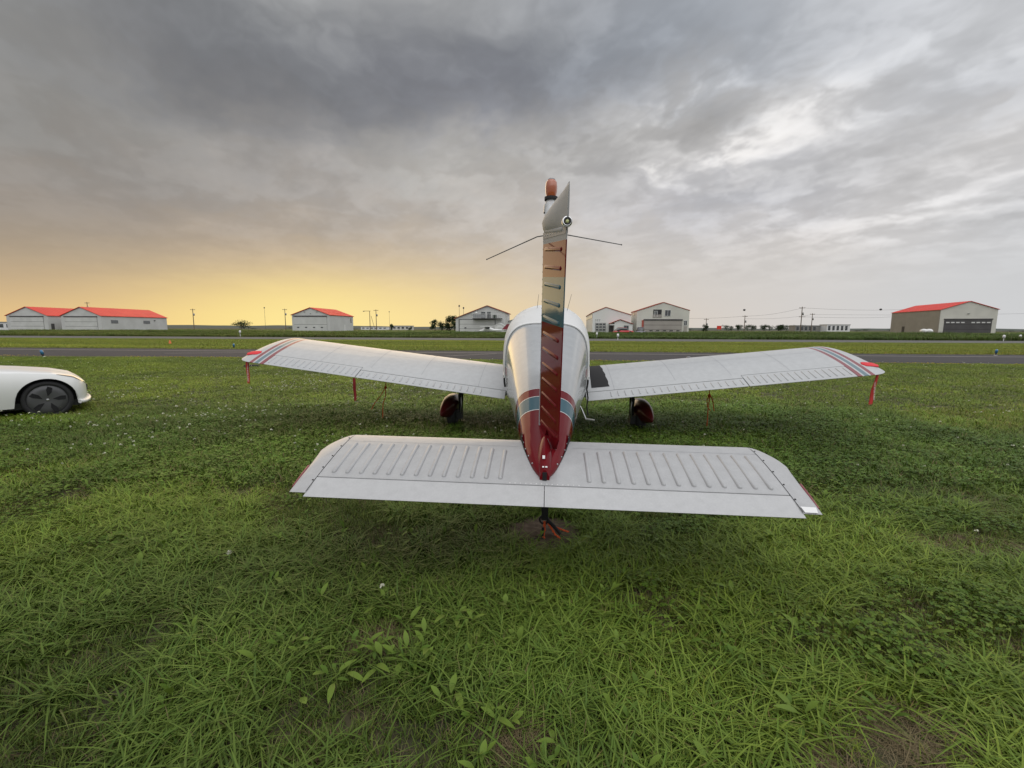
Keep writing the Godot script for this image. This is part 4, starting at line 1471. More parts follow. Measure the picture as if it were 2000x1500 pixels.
	# hangar with the glazed door, porch and number
	a = shed("hangar", "white hangar with a glazed overhead door and a small red-edged porch", Vector3(18.0, GY, -100), -6.8, 8.35, 31, 4.7, 4.2, 2.9, 5.85, M.wall_white, M.trim_red, 0.12)
	big_door(a, 0.6, 2.95, 2.5, 4, M.door_grey, false)
	for r in 4:
		for c in 3: slab("door_pane", a, Vector3(0.72 + 0.75 * c, 0.14 + 0.625 * r, 0.125), Vector3(1.36 + 0.75 * c, 0.48 + 0.625 * r, 0.15), M.pane)
	var tm := TextMesh.new()
	tm.text = "117"
	tm.font_size = 32
	tm.pixel_size = 0.022
	tm.depth = 0.03
	var nm := put("number", tm, M.trim_grey, a)
	nm.position = Vector3(1.1, 3.05, 0.03)
	for k in 6: side_window(a, 0.0, -2.2 - 4.8 * k, 3.6, -5.2 - 4.8 * k, 4.3, -1.0)
	var porch := MB.new()
	var pf := [Vector3(4.6, -0.2, 2.0), Vector3(8.5, -0.2, 2.0), Vector3(8.5, 2.2, 2.0), Vector3(5.8, 3.1, 2.0), Vector3(4.6, 2.6, 2.0)]
	var pb := []
	for p in pf: pb.append(p - Vector3(0, 0, 1.998))
	for st in [pf, pb]:
		porch.grp += 1
		porch.tri(st[0], st[1], st[2]); porch.tri(st[0], st[2], st[3]); porch.tri(st[0], st[3], st[4])
	for q in 5:
		porch.grp += 1
		porch.quad(pf[q], pf[(q + 1) % 5], pb[(q + 1) % 5], pb[q])
	porch.end()
	var po := put("porch", porch, M.wall_white, a)
	for q in [[Vector3(3.55, 2.25, 1.0), Vector3(5.8, 3.14, 1.0)], [Vector3(8.65, 2.17, 1.0), Vector3(5.8, 3.14, 1.0)]]:
		var rf := MB.new()
		var dd: Vector3 = q[1] - q[0]
		rf.box((q[0] + q[1]) * 0.5 + Vector3(0, 0.06, 0.1), Vector3(dd.length(), 0.10, 2.3), Basis(Vector3.BACK, atan2(dd.y, dd.x) if dd.x > 0 else atan2(-dd.y, -dd.x)))
		put("porch_roof", rf, M.trim_red, po)
	slab("porch_beam", po, Vector3(3.6, 1.95, 1.85), Vector3(4.6, 2.2, 2.05), M.wall_white)
	slab("painted_porch_shade", po, Vector3(3.62, 0.0, 0.03), Vector3(4.55, 1.9, 0.06), M.door_dark)  # dark panel that paints the shade under the porch overhang
	window(a, 6.7, 0.75, 7.6, 1.85, M.trim_grey, 2.0)
	# grey hangar with loggia
	a = shed("hangar", "grey-green hangar with a taupe door, an upstairs loggia and window", Vector3(27.9, GY, -100), -7.0, 11.25, 9, 5.1, 5.2, 5.65, 6.95, M.wall_tan, M.trim_red, 0.10)
	big_door(a, 1.55, 9.75, 3.05, 3, M.door_taupe)
	for k in 5: slab("door_window", a, Vector3(2.8 + 1.45 * k, 0.7, 0.125), Vector3(3.5 + 1.45 * k, 0.9, 0.15), M.pane)
	slab("loggia", a, Vector3(3.5, 3.75, 0.005), Vector3(5.3, 5.45, 0.03), M.recess)
	window(a, 3.75, 3.85, 4.35, 5.1, M.white_trim, 0.03)
	slab("loggia_rail", a, Vector3(3.45, 3.72, 0.05), Vector3(5.35, 4.35, 0.10), M.door_taupe)
	window(a, 6.05, 4.05, 7.2, 5.3, M.white_trim)
	slab("side_strip", a, Vector3(1.1, 0, 0.01), Vector3(1.5, 3.1, 0.14), M.trim_red)
	slab("personnel_door", a, Vector3(10.2, 0, 0.01), Vector3(10.85, 1.75, 0.1), M.door_taupe)
	window(a, 10.2, 2.0, 10.8, 3.0, M.white_trim)
	side_window(a, 0.0, -3.5, 4.4, -5.0, 4.75, -1.0)
	# far right hangar
	a = shed("hangar", "olive-flanked hangar with a red roof and wide dark glazed doors at the right", Vector3(124.4, GY, -130), -16.9, 13.1, 27, 7.0, 7.0, 6.6, 9.3, M.wall_tan, M.roof_red)
	big_door(a, 1.1, 12.05, 4.15, 3, M.door_dark)
	for k in 9:
		if k == 4: continue
		slab("door_window", a, Vector3(1.5 + 1.17 * k, 3.2, 0.125), Vector3(2.3 + 1.17 * k, 3.5, 0.15), M.white_trim)
	slab("wall_lamp", a, Vector3(6.3, 5.8, 0.01), Vector3(6.7, 6.0, 0.3), M.trim_grey)
	slab("flank_cladding", a, Vector3(-0.06, 0, -26.9), Vector3(-0.004, 6.85, -0.1), M.wall_olive)
	slab("flank_door", a, Vector3(-0.12, 0, -19.5), Vector3(-0.06, 2.3, -18.0), M.recess)
	# low far buildings
	var fars := [[Vector3(-84.9, GY, -250), 15.5, 1.9, "white low building far off behind the middle hangar", M.wall_white], [Vector3(-68.0, GY, -252), 11.0, 2.4, "cream low building far off beside a round bush", M.wall_tan], [Vector3(162.0, GY, -255), 14.0, 3.4, "brown-fronted low building far off at the right", M.wall_olive], [Vector3(176.5, GY, -250), 13.0, 3.9, "white flat-roofed building with dark bays far off at the right", M.wall_white], [Vector3(-178.0, GY, -152), 9.0, 2.6, "white low building beyond the left edge hangars", M.wall_white]]
	for q in fars:
		var o := thing("low_building", Transform3D(Basis.IDENTITY, q[0]), q[3], "building")
		slab("wall", o, Vector3(0, -0.3, -6), Vector3(q[1], q[2], 0), q[4])
		slab("roof", o, Vector3(-0.2, q[2], -6.2), Vector3(q[1] + 0.2, q[2] + 0.25, 0.2), M.trim_grey)
		var nwin := int(q[1] / 2.4)
		for k in nwin: slab("window", o, Vector3(0.7 + 2.4 * k, 0.9, 0.0), Vector3(2.0 + 2.4 * k, q[2] - 0.5, 0.06), M.pane)
	var sg := thing("sign_board", Transform3D(Basis.IDENTITY, Vector3(101, GY, -220)), "small red board far off right of the grey-green hangar", "sign")
	slab("board", sg, Vector3(0, 1.2, 0), Vector3(2.2, 2.9, 0.15), M.roof_red)
	slab("post", sg, Vector3(0.2, -0.2, 0.02), Vector3(0.35, 1.2, 0.13), M.timber)
	slab("post", sg, Vector3(1.85, -0.2, 0.02), Vector3(2.0, 1.2, 0.13), M.timber)
	# gas tanks by the right hangar
	for k in 2:
		var t := thing("gas_tank", Transform3D(Basis.IDENTITY, Vector3([115.5, 117.0][k], GY, -125)), ["white round tank by the olive hangar's flank, the left one of two", "white round tank by the olive hangar's flank, the right one of two"][k], "tank", "white tanks by the right hangar")
		var mb := MB.new()
		mb.ball(Vector3(0, 0.85, 0), Vector3(0.65, 0.65, 1.1), 10, 14)
		put("shell", mb, M.white_paint, t)
		slab("foot", t, Vector3(-0.4, -0.1, -0.5), Vector3(0.4, 0.3, -0.3), M.trim_grey)
		slab("foot", t, Vector3(-0.4, -0.1, 0.3), Vector3(0.4, 0.3, 0.5), M.trim_grey)

# ---------------------------------------------------------------- far vehicles
func make_far_vehicles() -> void:
	# small high-wing aeroplane before the balcony hangar
	var o := thing("small_airplane", Transform3D(Basis(Vector3.UP, deg_to_rad(84.0)), Vector3(-5.2, GY - 0.25, -96)), "small white high-wing airplane with a dark red tail fin by the balcony hangar", "airplane")
	var fb := MB.new()
	var rows := []
	for q in [[-1.9, 0.25, 1.0, 0.7], [-1.2, 0.42, 1.25, 0.55], [-0.6, 0.5, 1.75, 0.5], [0.4, 0.48, 1.75, 0.55], [1.2, 0.34, 1.35, 0.7], [2.6, 0.18, 1.2, 0.85], [4.0, 0.07, 1.1, 0.95]]:
		var r := PackedVector3Array()
		for k in 14:
			var a := TAU * k / 14.0
			r.append(Vector3(cos(a) * q[1], (q[2] + q[3]) * 0.5 + sin(a) * (q[2] - q[3]) * 0.5, q[0]))
		rows.append(r)
	fb.loft(rows, true, true)
	put("fuselage", fb, M.white_paint, o)
	slab("wing", o, Vector3(-5.0, 1.76, -0.9), Vector3(5.0, 1.90, 0.5), M.white_paint)
	for s in [-1.0, 1.0]:
		var st := MB.new()
		st.tube([Vector3(s * 0.45, 0.65, -0.1), Vector3(s * 2.4, 1.78, -0.2)], 0.04, 0.04, 6)
		put("wing_strut", st, M.white_paint, o)
		var lg := MB.new()
		lg.tube([Vector3(s * 0.3, 0.6, 0.2), Vector3(s * 1.1, 0.2, 0.2)], 0.05, 0.04, 6)
		put("leg", lg, M.white_paint, o)
		var wf := MB.new()
		wf.ball(Vector3(s * 1.15, 0.22, 0.2), Vector3(0.11, 0.22, 0.40), 8, 10)
		put("wheel_fairing", wf, M.white_paint, o)
		slab("cabin_window", o, Vector3(s * 0.46, 1.3, -0.5), Vector3(s * 0.50, 1.65, 0.4), M.pane)
	slab("tailplane", o, Vector3(-1.6, 1.12, 3.4), Vector3(1.6, 1.2, 4.2), M.white_paint)
	var tf := MB.new()
	var fa := [Vector3(0.05, 1.1, 2.9), Vector3(0.05, 2.35, 4.1), Vector3(0.05, 2.35, 4.7), Vector3(0.05, 1.0, 4.25)]
	var fb2 := []
	for p in fa: fb2.append(p - Vector3(0.1, 0, 0))
	tf.quad(fa[0], fa[1], fa[2], fa[3]); tf.grp += 1
	tf.quad(fb2[0], fb2[1], fb2[2], fb2[3])
	for k in 4:
		tf.grp += 1
		tf.quad(fa[k], fa[(k + 1) % 4], fb2[(k + 1) % 4], fb2[k])
	tf.end()
	put("tail_fin", tf, M.stripe_red, o)
	var nw := MB.new()
	nw.tube([Vector3(0, 0.7, -1.5), Vector3(0, 0.2, -1.6)], 0.05, 0.05, 6)
	nw.ball(Vector3(0, 0.2, -1.6), Vector3(0.09, 0.2, 0.3), 7, 9)
	put("nose_leg", nw, M.white_paint, o)
	far_car(Vector3(22.9, GY + 0.1, -92), 4.0, M.car_red, "red car parked before the porch of the white hangar", 8.0, 1.32)
	far_car(Vector3(27.75, GY, -96), 3.7, M.van_lilac, "lilac-grey car parked end-on before the taupe hangar door", 62.0, 1.5)

func far_car(at: Vector3, L: float, mat: Material, label: String, yaw: float, h: float) -> void:
	var o := thing("parked_car", Transform3D(Basis(Vector3.UP, deg_to_rad(yaw)), at), label, "car")
	var mb := MB.new()
	var rows := []
	for q in [[-0.5, 0.62, 0.55], [-0.47, 0.74, 0.62], [-0.30, 0.80, 0.66], [-0.16, 0.82, 0.72], [0.30, 0.82, 0.72], [0.46, 0.78, 0.68], [0.5, 0.70, 0.60]]:
		rows.append(PackedVector3Array([Vector3(q[0] * L, 0.2, -q[1]), Vector3(q[0] * L, q[2] * 0.8, -q[1] - 0.02), Vector3(q[0] * L, q[2], -q[1] * 0.9), Vector3(q[0] * L, q[2] + 0.04, 0), Vector3(q[0] * L, q[2], q[1] * 0.9), Vector3(q[0] * L, q[2] * 0.8, q[1] + 0.02), Vector3(q[0] * L, 0.2, q[1])]))
	mb.loft(rows, true, true)
	put("body", mb, mat, o)
	var cb := MB.new()
	var r2 := []
	for q in [[0.30, 0.70, 0.72], [0.14, h - 0.06, 0.58], [-0.10, h, 0.58], [-0.28, h - 0.1, 0.56], [-0.42, 0.72, 0.66]]:
		r2.append(PackedVector3Array([Vector3(q[0] * L, 0.65, -0.74), Vector3(q[0] * L, q[1], -q[2]), Vector3(q[0] * L, q[1] + 0.03, 0), Vector3(q[0] * L, q[1], q[2]), Vector3(q[0] * L, 0.65, 0.74)]))
	cb.loft(r2, true, true)
	put("cabin_glass", cb, M.glass_dark, o)
	slab("roof", o, Vector3(-0.26 * L, h - 0.02, -0.55), Vector3(0.13 * L, h + 0.04, 0.55), mat)
	for sx in [-0.31, 0.31]:
		for s in [-1.0, 1.0]:
			var w := MB.new()
			w.lathe([Vector2(0.001, -0.1), Vector2(0.31, -0.1), Vector2(0.31, 0.1), Vector2(0.001, 0.1)], Vector3(sx * L, 0.31, s * 0.76), Vector3(0, 0, 1), 16)
			put("wheel", w, M.rubber, o)
	for s in [-1.0, 1.0]:
		slab("headlight", o, Vector3(0.485 * L, 0.5, s * 0.45), Vector3(0.505 * L, 0.6, s * 0.68), M.lens)

# ---------------------------------------------------------------- poles, lamps, cones
func make_poles() -> void:
	var list := [[-166, -175, 11.3, 1, "utility pole rising behind the two leftmost hangars"], [-121.4, -170, 8.65, 1, "brown utility pole just right of the long left hangar"], [-105.2, -190, 10.2, 0, "thin grey mast left of the middle hangar, topped by a lamp"], [-91.5, -180, 9.2, 1, "brown utility pole nearest to the middle hangar's left side"],
		[-54.2, -170, 8.1, 2, "pole with one arm reaching left, right of the middle hangar"], [-52.4, -172, 8.7, 1, "taller crossarm pole standing close behind the one-armed pole"], [-60.5, -220, 9.8, 0, "thin pole far off, right of the pair of poles"], [-14.8, -125, 8.0, 0, "lattice-like thin mast behind the balcony hangar roof, the left one"], [-13.6, -125, 7.45, 0, "short dark mast behind the balcony hangar roof, the right one"],
		[73.9, -170, 5.7, 1, "short pole beside a small tree right of the grey-green hangar"], [83.3, -160, 6.6, 1, "pole at the left end of the far dark tree row"], [90.6, -140, 8.7, 3, "tallest pole with two crossarms and a transformer"], [114.1, -170, 7.8, 1, "grey pole just right of the tallest transformer pole"]]
	for q in list:
		var o := thing("utility_pole", Transform3D(Basis.IDENTITY, Vector3(q[0], GY, q[1])), q[4], "pole")
		var h: float = q[2] - GY
		var r := 0.05 if q[3] == 0 else 0.13
		var mb := MB.new()
		mb.tube([Vector3(0, -0.3, 0), Vector3(0, h, 0)], r * 1.2, r * 0.8, 8)
		put("shaft", mb, M.timber if q[3] != 0 else M.antenna, o)
		if q[3] == 0:
			var lb := MB.new()
			lb.box(Vector3(0, h - 0.2, 0), Vector3(0.35, 0.5, 0.35))
			put("head", lb, M.antenna, o)
		elif q[3] == 2:
			slab("arm", o, Vector3(-2.1, h - 0.15, -0.08), Vector3(0.3, h, 0.08), M.timber)
			slab("lamp_head", o, Vector3(-2.5, h - 0.3, -0.2), Vector3(-2.0, h - 0.02, 0.2), M.antenna)
			var br := MB.new()
			br.tube([Vector3(2.0, -0.2, 0), Vector3(0.5, h * 0.75, 0)], 0.07, 0.07, 6)
			put("brace", br, M.timber, o)
		else:
			slab("crossarm", o, Vector3(-0.9, h - 0.45, -0.07), Vector3(0.9, h - 0.30, 0.07), M.timber)
			if q[3] == 3: slab("crossarm", o, Vector3(-0.8, h - 3.2, -0.07), Vector3(1.2, h - 3.05, 0.07), M.timber)
			for s in [-0.8, 0.0, 0.8]:
				var ins := MB.new()
				ins.tube([Vector3(s, h - 0.3, 0), Vector3(s, h - 0.08, 0)], 0.05, 0.03, 6)
				put("insulator", ins, M.trim_grey, o)
			var tr := MB.new()
			tr.lathe([Vector2(0.001, 0), Vector2(0.25, 0), Vector2(0.25, 0.8), Vector2(0.001, 0.85)], Vector3(0.36, h - 2.6, 0), Vector3.UP, 12)
			put("transformer", tr, M.trim_grey, o)
	# overhead lines at the right
	for q in [[Vector3(60, 6.2, -175), Vector3(83.3, 6.3, -160), "wire from the left to the pole by the tree row"], [Vector3(83.3, 6.3, -160), Vector3(90.6, 8.3, -140), "wire between the tree-row pole and the transformer pole"], [Vector3(90.6, 8.35, -140), Vector3(150, 9.4, -165), "highest wire from the transformer pole towards the right hangar"], [Vector3(90.6, 5.6, -140), Vector3(150, 7.0, -165), "lower wire from the transformer pole towards the right hangar"], [Vector3(83.3, 5.4, -160), Vector3(114.1, 7.3, -170), "low wire passing behind the transformer pole"], [Vector3(114.1, 7.3, -170), Vector3(215, 8.5, -160), "long wire running behind the right hangar"]]:
		var mb := MB.new()
		var pts := []
		for k in 13:
			var t := k / 12.0
			pts.append(q[0].lerp(q[1], t) - Vector3(0, 0.6 * sin(PI * t), 0) - q[0])
		mb.tube(pts, 0.028, 0.028, 5)
		var w := put("power_line", mb, M.wire)
		w.position = q[0]
		tag(w, q[2], "wire")
	for k in 2:
		var m := MB.new()
		m.ball(Vector3.ZERO, Vector3(0.42, 0.36, 0.42), 8, 12)
		var w := put("marker_ball", m, M.wire)
		w.position = [Vector3(82.9, 8.5, -160), Vector3(131.6, 8.85, -160)][k]
		tag(w, ["dark ball in the sky above the pole by the tree row", "dark ball in the sky just left of the far right hangar"][k], "marker ball")
	# blue taxiway lamps
	var lamps := [[Vector3(-24.6, 0, -23.2), 0.28, "blue lamp leaning beside the taxiway above the white car"], [Vector3(-20.9, 0, -33.3), 0.05, "blue lamp beyond the taxiway near the left wing tip"], [Vector3(30.6, 0, -28.0), -0.10, "blue lamp beside the taxiway at the right edge"]]
	for q in lamps:
		var o := thing("taxiway_lamp", Transform3D(Basis(Vector3.BACK, q[1]), q[0]), q[2], "lamp", "blue taxiway lamps")
		var st := MB.new()
		st.tube([Vector3(0, -0.05, 0), Vector3(0, 0.16, 0)], 0.05, 0.04, 8)
		put("stem", st, M.car_black, o)
		var gl := MB.new()
		gl.lathe([Vector2(0.001, 0.15), Vector2(0.065, 0.13), Vector2(0.07, 0.31), Vector2(0.05, 0.37), Vector2(0.001, 0.39)], Vector3.ZERO, Vector3.UP, 14)
		put("lens", gl, M.blue_lamp, o)
		var bp := MB.new()
		bp.lathe([Vector2(0.001, 0.02), Vector2(0.09, 0.02), Vector2(0.10, -0.02)], Vector3.ZERO, Vector3.UP, 12)
		put("base", bp, M.white_trim, o)
	var rl := [[Vector3(-46.5, 0.2, -76), "white edge lamp by the runway right of the long left hangar"], [Vector3(14.0, 0.1, -73.5), "white edge lamp nearest right of the airplane's cabin"], [Vector3(15.1, 0, -63.5), "white edge lamp on the runway's white patch"], [Vector3(73.0, 0.0, -66), "pale edge lamp at the right, the left one of two"], [Vector3(80.0, 0.0, -70), "pale edge lamp at the right, the right one of two"]]
	for q in rl:
		var o := thing("runway_lamp", Transform3D(Basis.IDENTITY, q[0]), q[1], "lamp", "white lamps along the runway")
		var st := MB.new()
		st.tube([Vector3(0, -0.1, 0), Vector3(0, 0.5, 0)], 0.05, 0.05, 7)
		put("stem", st, M.white_trim, o)
		var gl := MB.new()
		gl.lathe([Vector2(0.001, 0.45), Vector2(0.16, 0.45), Vector2(0.17, 0.75), Vector2(0.10, 0.9), Vector2(0.001, 0.92)], Vector3.ZERO, Vector3.UP, 12)
		put("head", gl, M.white_paint, o)
	var cone := thing("traffic_cone", Transform3D(Basis.IDENTITY, Vector3(-32.4, 0, -42.0)), "orange cone on the grass strip beyond the taxiway at the left", "cone")
	var cm := MB.new()
	cm.lathe([Vector2(0.13, 0.02), Vector2(0.025, 0.38), Vector2(0.001, 0.39)], Vector3.ZERO, Vector3.UP, 14)
	put("body", cm, M.orange_plastic, cone)
	slab("base", cone, Vector3(-0.15, -0.02, -0.15), Vector3(0.15, 0.02, 0.15), M.orange_plastic)
	var ut := thing("utility_cover", Transform3D(Basis.IDENTITY, af(-11.8, -17.0)), "small dark drain cover in the lawn left of the wing tip", "cover")
	var um := MB.new()
	um.lathe([Vector2(0.001, 0.07), Vector2(0.28, 0.07), Vector2(0.30, 0.0)], Vector3.ZERO, Vector3.UP, 16)
	put("lid", um, M.gap_black, ut)

# ---------------------------------------------------------------- ground
func af(x: float, z: float, y := 0.0) -> Vector3:
	return Basis(Vector3.UP, -AIR) * Vector3(x, y, z)

func land_y(zf: float) -> float:
	return GY * smoothstep(-74.0, -90.0, zf)

func sheet(called: String, x0: float, x1: float, z0: float, z1: float, y: float, mat: Material, label: String, category: String, follow := false) -> MeshInstance3D:
	var mb := MB.new()
	mb.quad(af(x0, z0, y), af(x1, z0, y), af(x1, z1, y), af(x0, z1, y))
	mb.end(af((x0 + x1) * 0.5, (z0 + z1) * 0.5, y - 5.0))
	var o := put(called, mb, mat)
	tag(o, label, category, "", "structure")
	return o

func make_ground() -> void:
	var mb := MB.new()
	var rows := []
	for z in [400.0, 60.0, 10.0, -10.0, -22.0, -40.0, -60.0, -72.0, -74.0, -76.0, -78.0, -80.0, -82.0, -84.0, -86.0, -88.0, -90.0, -130.0, -250.0, -800.0, -3000.0]:
		var r := PackedVector3Array()
		for x in [-3500.0, -600.0, -150.0, -50.0, 0.0, 50.0, 150.0, 600.0, 3500.0]: r.append(af(x, z, land_y(z)))
		rows.append(r)
	mb.loft(rows, false, false, -1, Vector3(0, -500, -300))
	tag(put("ground", mb, M.soil), "grassy earth of the airfield reaching to the horizon", "ground", "", "structure")
	sheet("taxiway_shoulder", -400, 400, -30.9, -22.05, 0.004, M.shoulder, "brown gravelly verge along both edges of the taxiway", "verge")
	sheet("taxiway", -400, 400, -30.35, -22.5, 0.008, M.asphalt, "dark asphalt taxiway crossing behind the wings", "taxiway")
	sheet("taxiway_line", -400, 400, -28.42, -28.16, 0.012, M.line_paint, "pale line painted along the taxiway", "road marking")
	sheet("runway", -600, 600, -72.0, -56.8, 0.006, M.runway_tar, "grey runway beyond the grass strip", "runway")
	sheet("runway_line", 14, 40, -57.7, -57.1, 0.010, M.white_trim, "white strip painted on the runway's near edge right of the cabin", "road marking")
	sheet("runway_line", 42, 400, -58.6, -57.1, 0.010, M.line_paint, "pale concrete strip along the runway's near edge at the right", "road marking")
	# lead-off lines
	for q in [[-23.0, -25.2, -14.2, -28.1, "thin white lead-off line on the taxiway at the left"], [-5.6, -24.6, -3.0, -27.6, "thin white lead-off line on the taxiway near the cabin"]]:
		var m := MB.new()
		var a := af(q[0], q[1], 0.013); var b := af(q[2], q[3], 0.013)
		var s := (b - a).cross(Vector3.UP).normalized() * 0.07
		m.quad(a - s, a + s, b + s, b - s)
		m.end((a + b) * 0.5 - Vector3(0, 4, 0))
		tag(put("lead_off_line", m, M.line_paint), q[4], "road marking", "", "structure")
	# bare earth under the tail
	var em := MB.new()
	var c := PT * Vector3(0.0, 0, 2.80)
	c.y = 0.0
	var n := FastNoiseLite.new()
	n.seed = 9; n.frequency = 1.3
	var rws := []
	for i in 7:
		var f := i / 6.0
		var r := PackedVector3Array()
		for k in 40:
			var a := TAU * k / 40.0
			var rr := (1.0 + 0.35 * n.get_noise_2d(cos(a) * 1.5 + 7.0, sin(a) * 1.5)) * f
			r.append(c + Vector3(cos(a) * 0.30 * rr, 0.004 + 0.035 * (1.0 - f * f) + 0.012 * n.get_noise_2d(cos(a) * f * 5.0, sin(a) * f * 5.0) * (1.0 - f), sin(a) * 0.30 * rr + 0.06))
		rws.append(r)
	em.loft(rws, true, false, -1, c - Vector3(0, 2, 0))
	tag(put("earth_patch", em, M.bare_earth), "patch of bare brown earth under the airplane's tail", "earth", "", "structure")
	# hills on the horizon
	var hm := MB.new()
	var hr := []
	var hn := FastNoiseLite.new()
	hn.seed = 31; hn.frequency = 0.0016; hn.fractal_octaves = 4
	for i in 3:
		var r := PackedVector3Array()
		for k in 161:
			var x := -2600.0 + 5200.0 * k / 160.0
			var h := [0.0, 5.0, 9.0][i] as float
			h *= 0.75 + 0.7 * hn.get_noise_2d(x, i * 40.0) + 0.25 * smoothstep(400.0, -900.0, x)
			r.append(Vector3(x, maxf(h, 0.0) + GY - 0.1, -1350.0 - 160.0 * i))
		hr.append(r)
	hm.loft(hr, false, false, -1, Vector3(0, -900, -1500))
	tag(put("hills", hm, M.hill_green), "low wooded rise along the far horizon", "hills", "", "structure")

# ---------------------------------------------------------------- plants
class Leafy:
	var v := PackedVector3Array()
	var n := PackedVector3Array()
	var c := PackedColorArray()
	var ix := PackedInt32Array()
	# a blade that leaves the ground at p, bends over towards az and tapers
	func blade(p: Vector3, az: float, L: float, w: float, lean: float, col: Color, tipc: Color, seg: int) -> void:
		var d := Vector3(cos(az), 0, sin(az))
		var s := Vector3(-sin(az), 0, cos(az))
		var base := v.size()
		for i in seg + 1:
			var t := float(i) / seg
			var q := p + d * (lean * L * t * t * 0.9 + 0.10 * L * t) + Vector3(0, L * (t * (1.0 - 0.12 * lean) - 0.42 * lean * t * t), 0)
			var tan_ := d * (1.8 * lean * t + 0.10) + Vector3(0, (1.0 - 0.12 * lean) - 0.84 * lean * t, 0)
			var nn := s.cross(tan_).normalized()
			if nn.y < 0: nn = -nn
			nn = (nn + Vector3(0, 0.25, 0)).normalized()
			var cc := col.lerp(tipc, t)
			var ww := w * pow(maxf(0.0, 1.0 - t), 0.6) * (0.65 + 0.35 * minf(1.0, t * 4.0))
			if i == seg:
				v.append(q); n.append(nn); c.append(cc)
			else:
				v.append(q - s * ww * 0.5); n.append(nn); c.append(cc)
				v.append(q + s * ww * 0.5); n.append(nn); c.append(cc)
		for i in seg:
			var a := base + i * 2
			if i < seg - 1: ix.append_array(PackedInt32Array([a, a + 1, a + 2, a + 1, a + 3, a + 2]))
			else: ix.append_array(PackedInt32Array([a, a + 1, a + 2]))
	# an oval leaf: centre line from p along d, facing up
	func leaf(p: Vector3, d: Vector3, up: Vector3, L: float, w: float, droop: float, col: Color, tipc: Color, seg := 4) -> void:
		var s := d.cross(up).normalized()
		var base := v.size()
		for i in seg + 1:
			var t := float(i) / seg
			var q := p + d * L * t - up * droop * L * t * t
			var ww := w * 0.5 * maxf(0.04, pow(sin(PI * pow(t, 1.25)), 0.75)) if t > 0.0 and t < 1.0 else w * 0.03
			var cc := col.lerp(tipc, t)
			for k in 3:
				var f := k - 1.0
				v.append(q + s * ww * f + up * absf(f) * ww * 0.25); c.append(cc)
				n.append((up + s * -f * 0.25 + d * droop * t).normalized())
		for i in seg:
			for k in 2:
				var a := base + i * 3 + k
				ix.append_array(PackedInt32Array([a, a + 1, a + 3, a + 1, a + 4, a + 3]))
	func mesh() -> ArrayMesh:
		for i in range(0, ix.size(), 3):
			var p := v[ix[i]]
			if (v[ix[i + 2]] - p).cross(v[ix[i + 1]] - p).dot(n[ix[i]] + n[ix[i + 1]] + n[ix[i + 2]]) < 0.0:
				var t := ix[i + 1]; ix[i + 1] = ix[i + 2]; ix[i + 2] = t
		var a := []
		a.resize(Mesh.ARRAY_MAX)
		a[Mesh.ARRAY_VERTEX] = v; a[Mesh.ARRAY_NORMAL] = n; a[Mesh.ARRAY_COLOR] = c; a[Mesh.ARRAY_INDEX] = ix
		var m := ArrayMesh.new()
		m.add_surface_from_arrays(Mesh.PRIMITIVE_TRIANGLES, a)
		return m

func green(r: RandomNumberGenerator, dry := 0.06) -> Color:
	if r.randf() < dry: return Color(0.24, 0.19, 0.09).lerp(Color(0.16, 0.12, 0.06), r.randf())
	var a := Color(0.066, 0.124, 0.015).lerp(Color(0.162, 0.212, 0.036), pow(r.randf(), 1.35))
	return a

func fine_tuft(seed_: int, blades: int, rad: float, wide: float, seg: int, lo := 0.045, hi := 0.10, dry := 0.08) -> ArrayMesh:
	var r := RandomNumberGenerator.new()
	r.seed = seed_
	var lf := Leafy.new()
	for k in blades:
		var a := r.randf() * TAU; var q := sqrt(r.randf()) * rad
		var c := green(r, dry)
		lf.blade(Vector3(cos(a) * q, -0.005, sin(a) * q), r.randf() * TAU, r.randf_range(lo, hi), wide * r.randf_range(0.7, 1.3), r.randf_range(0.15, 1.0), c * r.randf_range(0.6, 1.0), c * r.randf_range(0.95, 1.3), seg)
	return lf.mesh()

func coarse_tuft(seed_: int, blades: int, rad: float, wide: float, seg: int) -> ArrayMesh:
	var r := RandomNumberGenerator.new()
	r.seed = seed_
	var lf := Leafy.new()
	var lie := r.randf() * TAU
	for k in blades:
		var a := r.randf() * TAU; var q := sqrt(r.randf()) * rad
		var c := green(r, 0.05).lerp(Color(0.108, 0.186, 0.032), 0.45)
		# most blades of a clump lie one way, the rest anywhere
		var az := lie + r.randfn(0.0, 0.75) if r.randf() < 0.65 else r.randf() * TAU
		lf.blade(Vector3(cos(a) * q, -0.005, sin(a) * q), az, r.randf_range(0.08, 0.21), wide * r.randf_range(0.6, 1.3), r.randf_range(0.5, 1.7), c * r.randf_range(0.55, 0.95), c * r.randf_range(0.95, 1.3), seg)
	return lf.mesh()

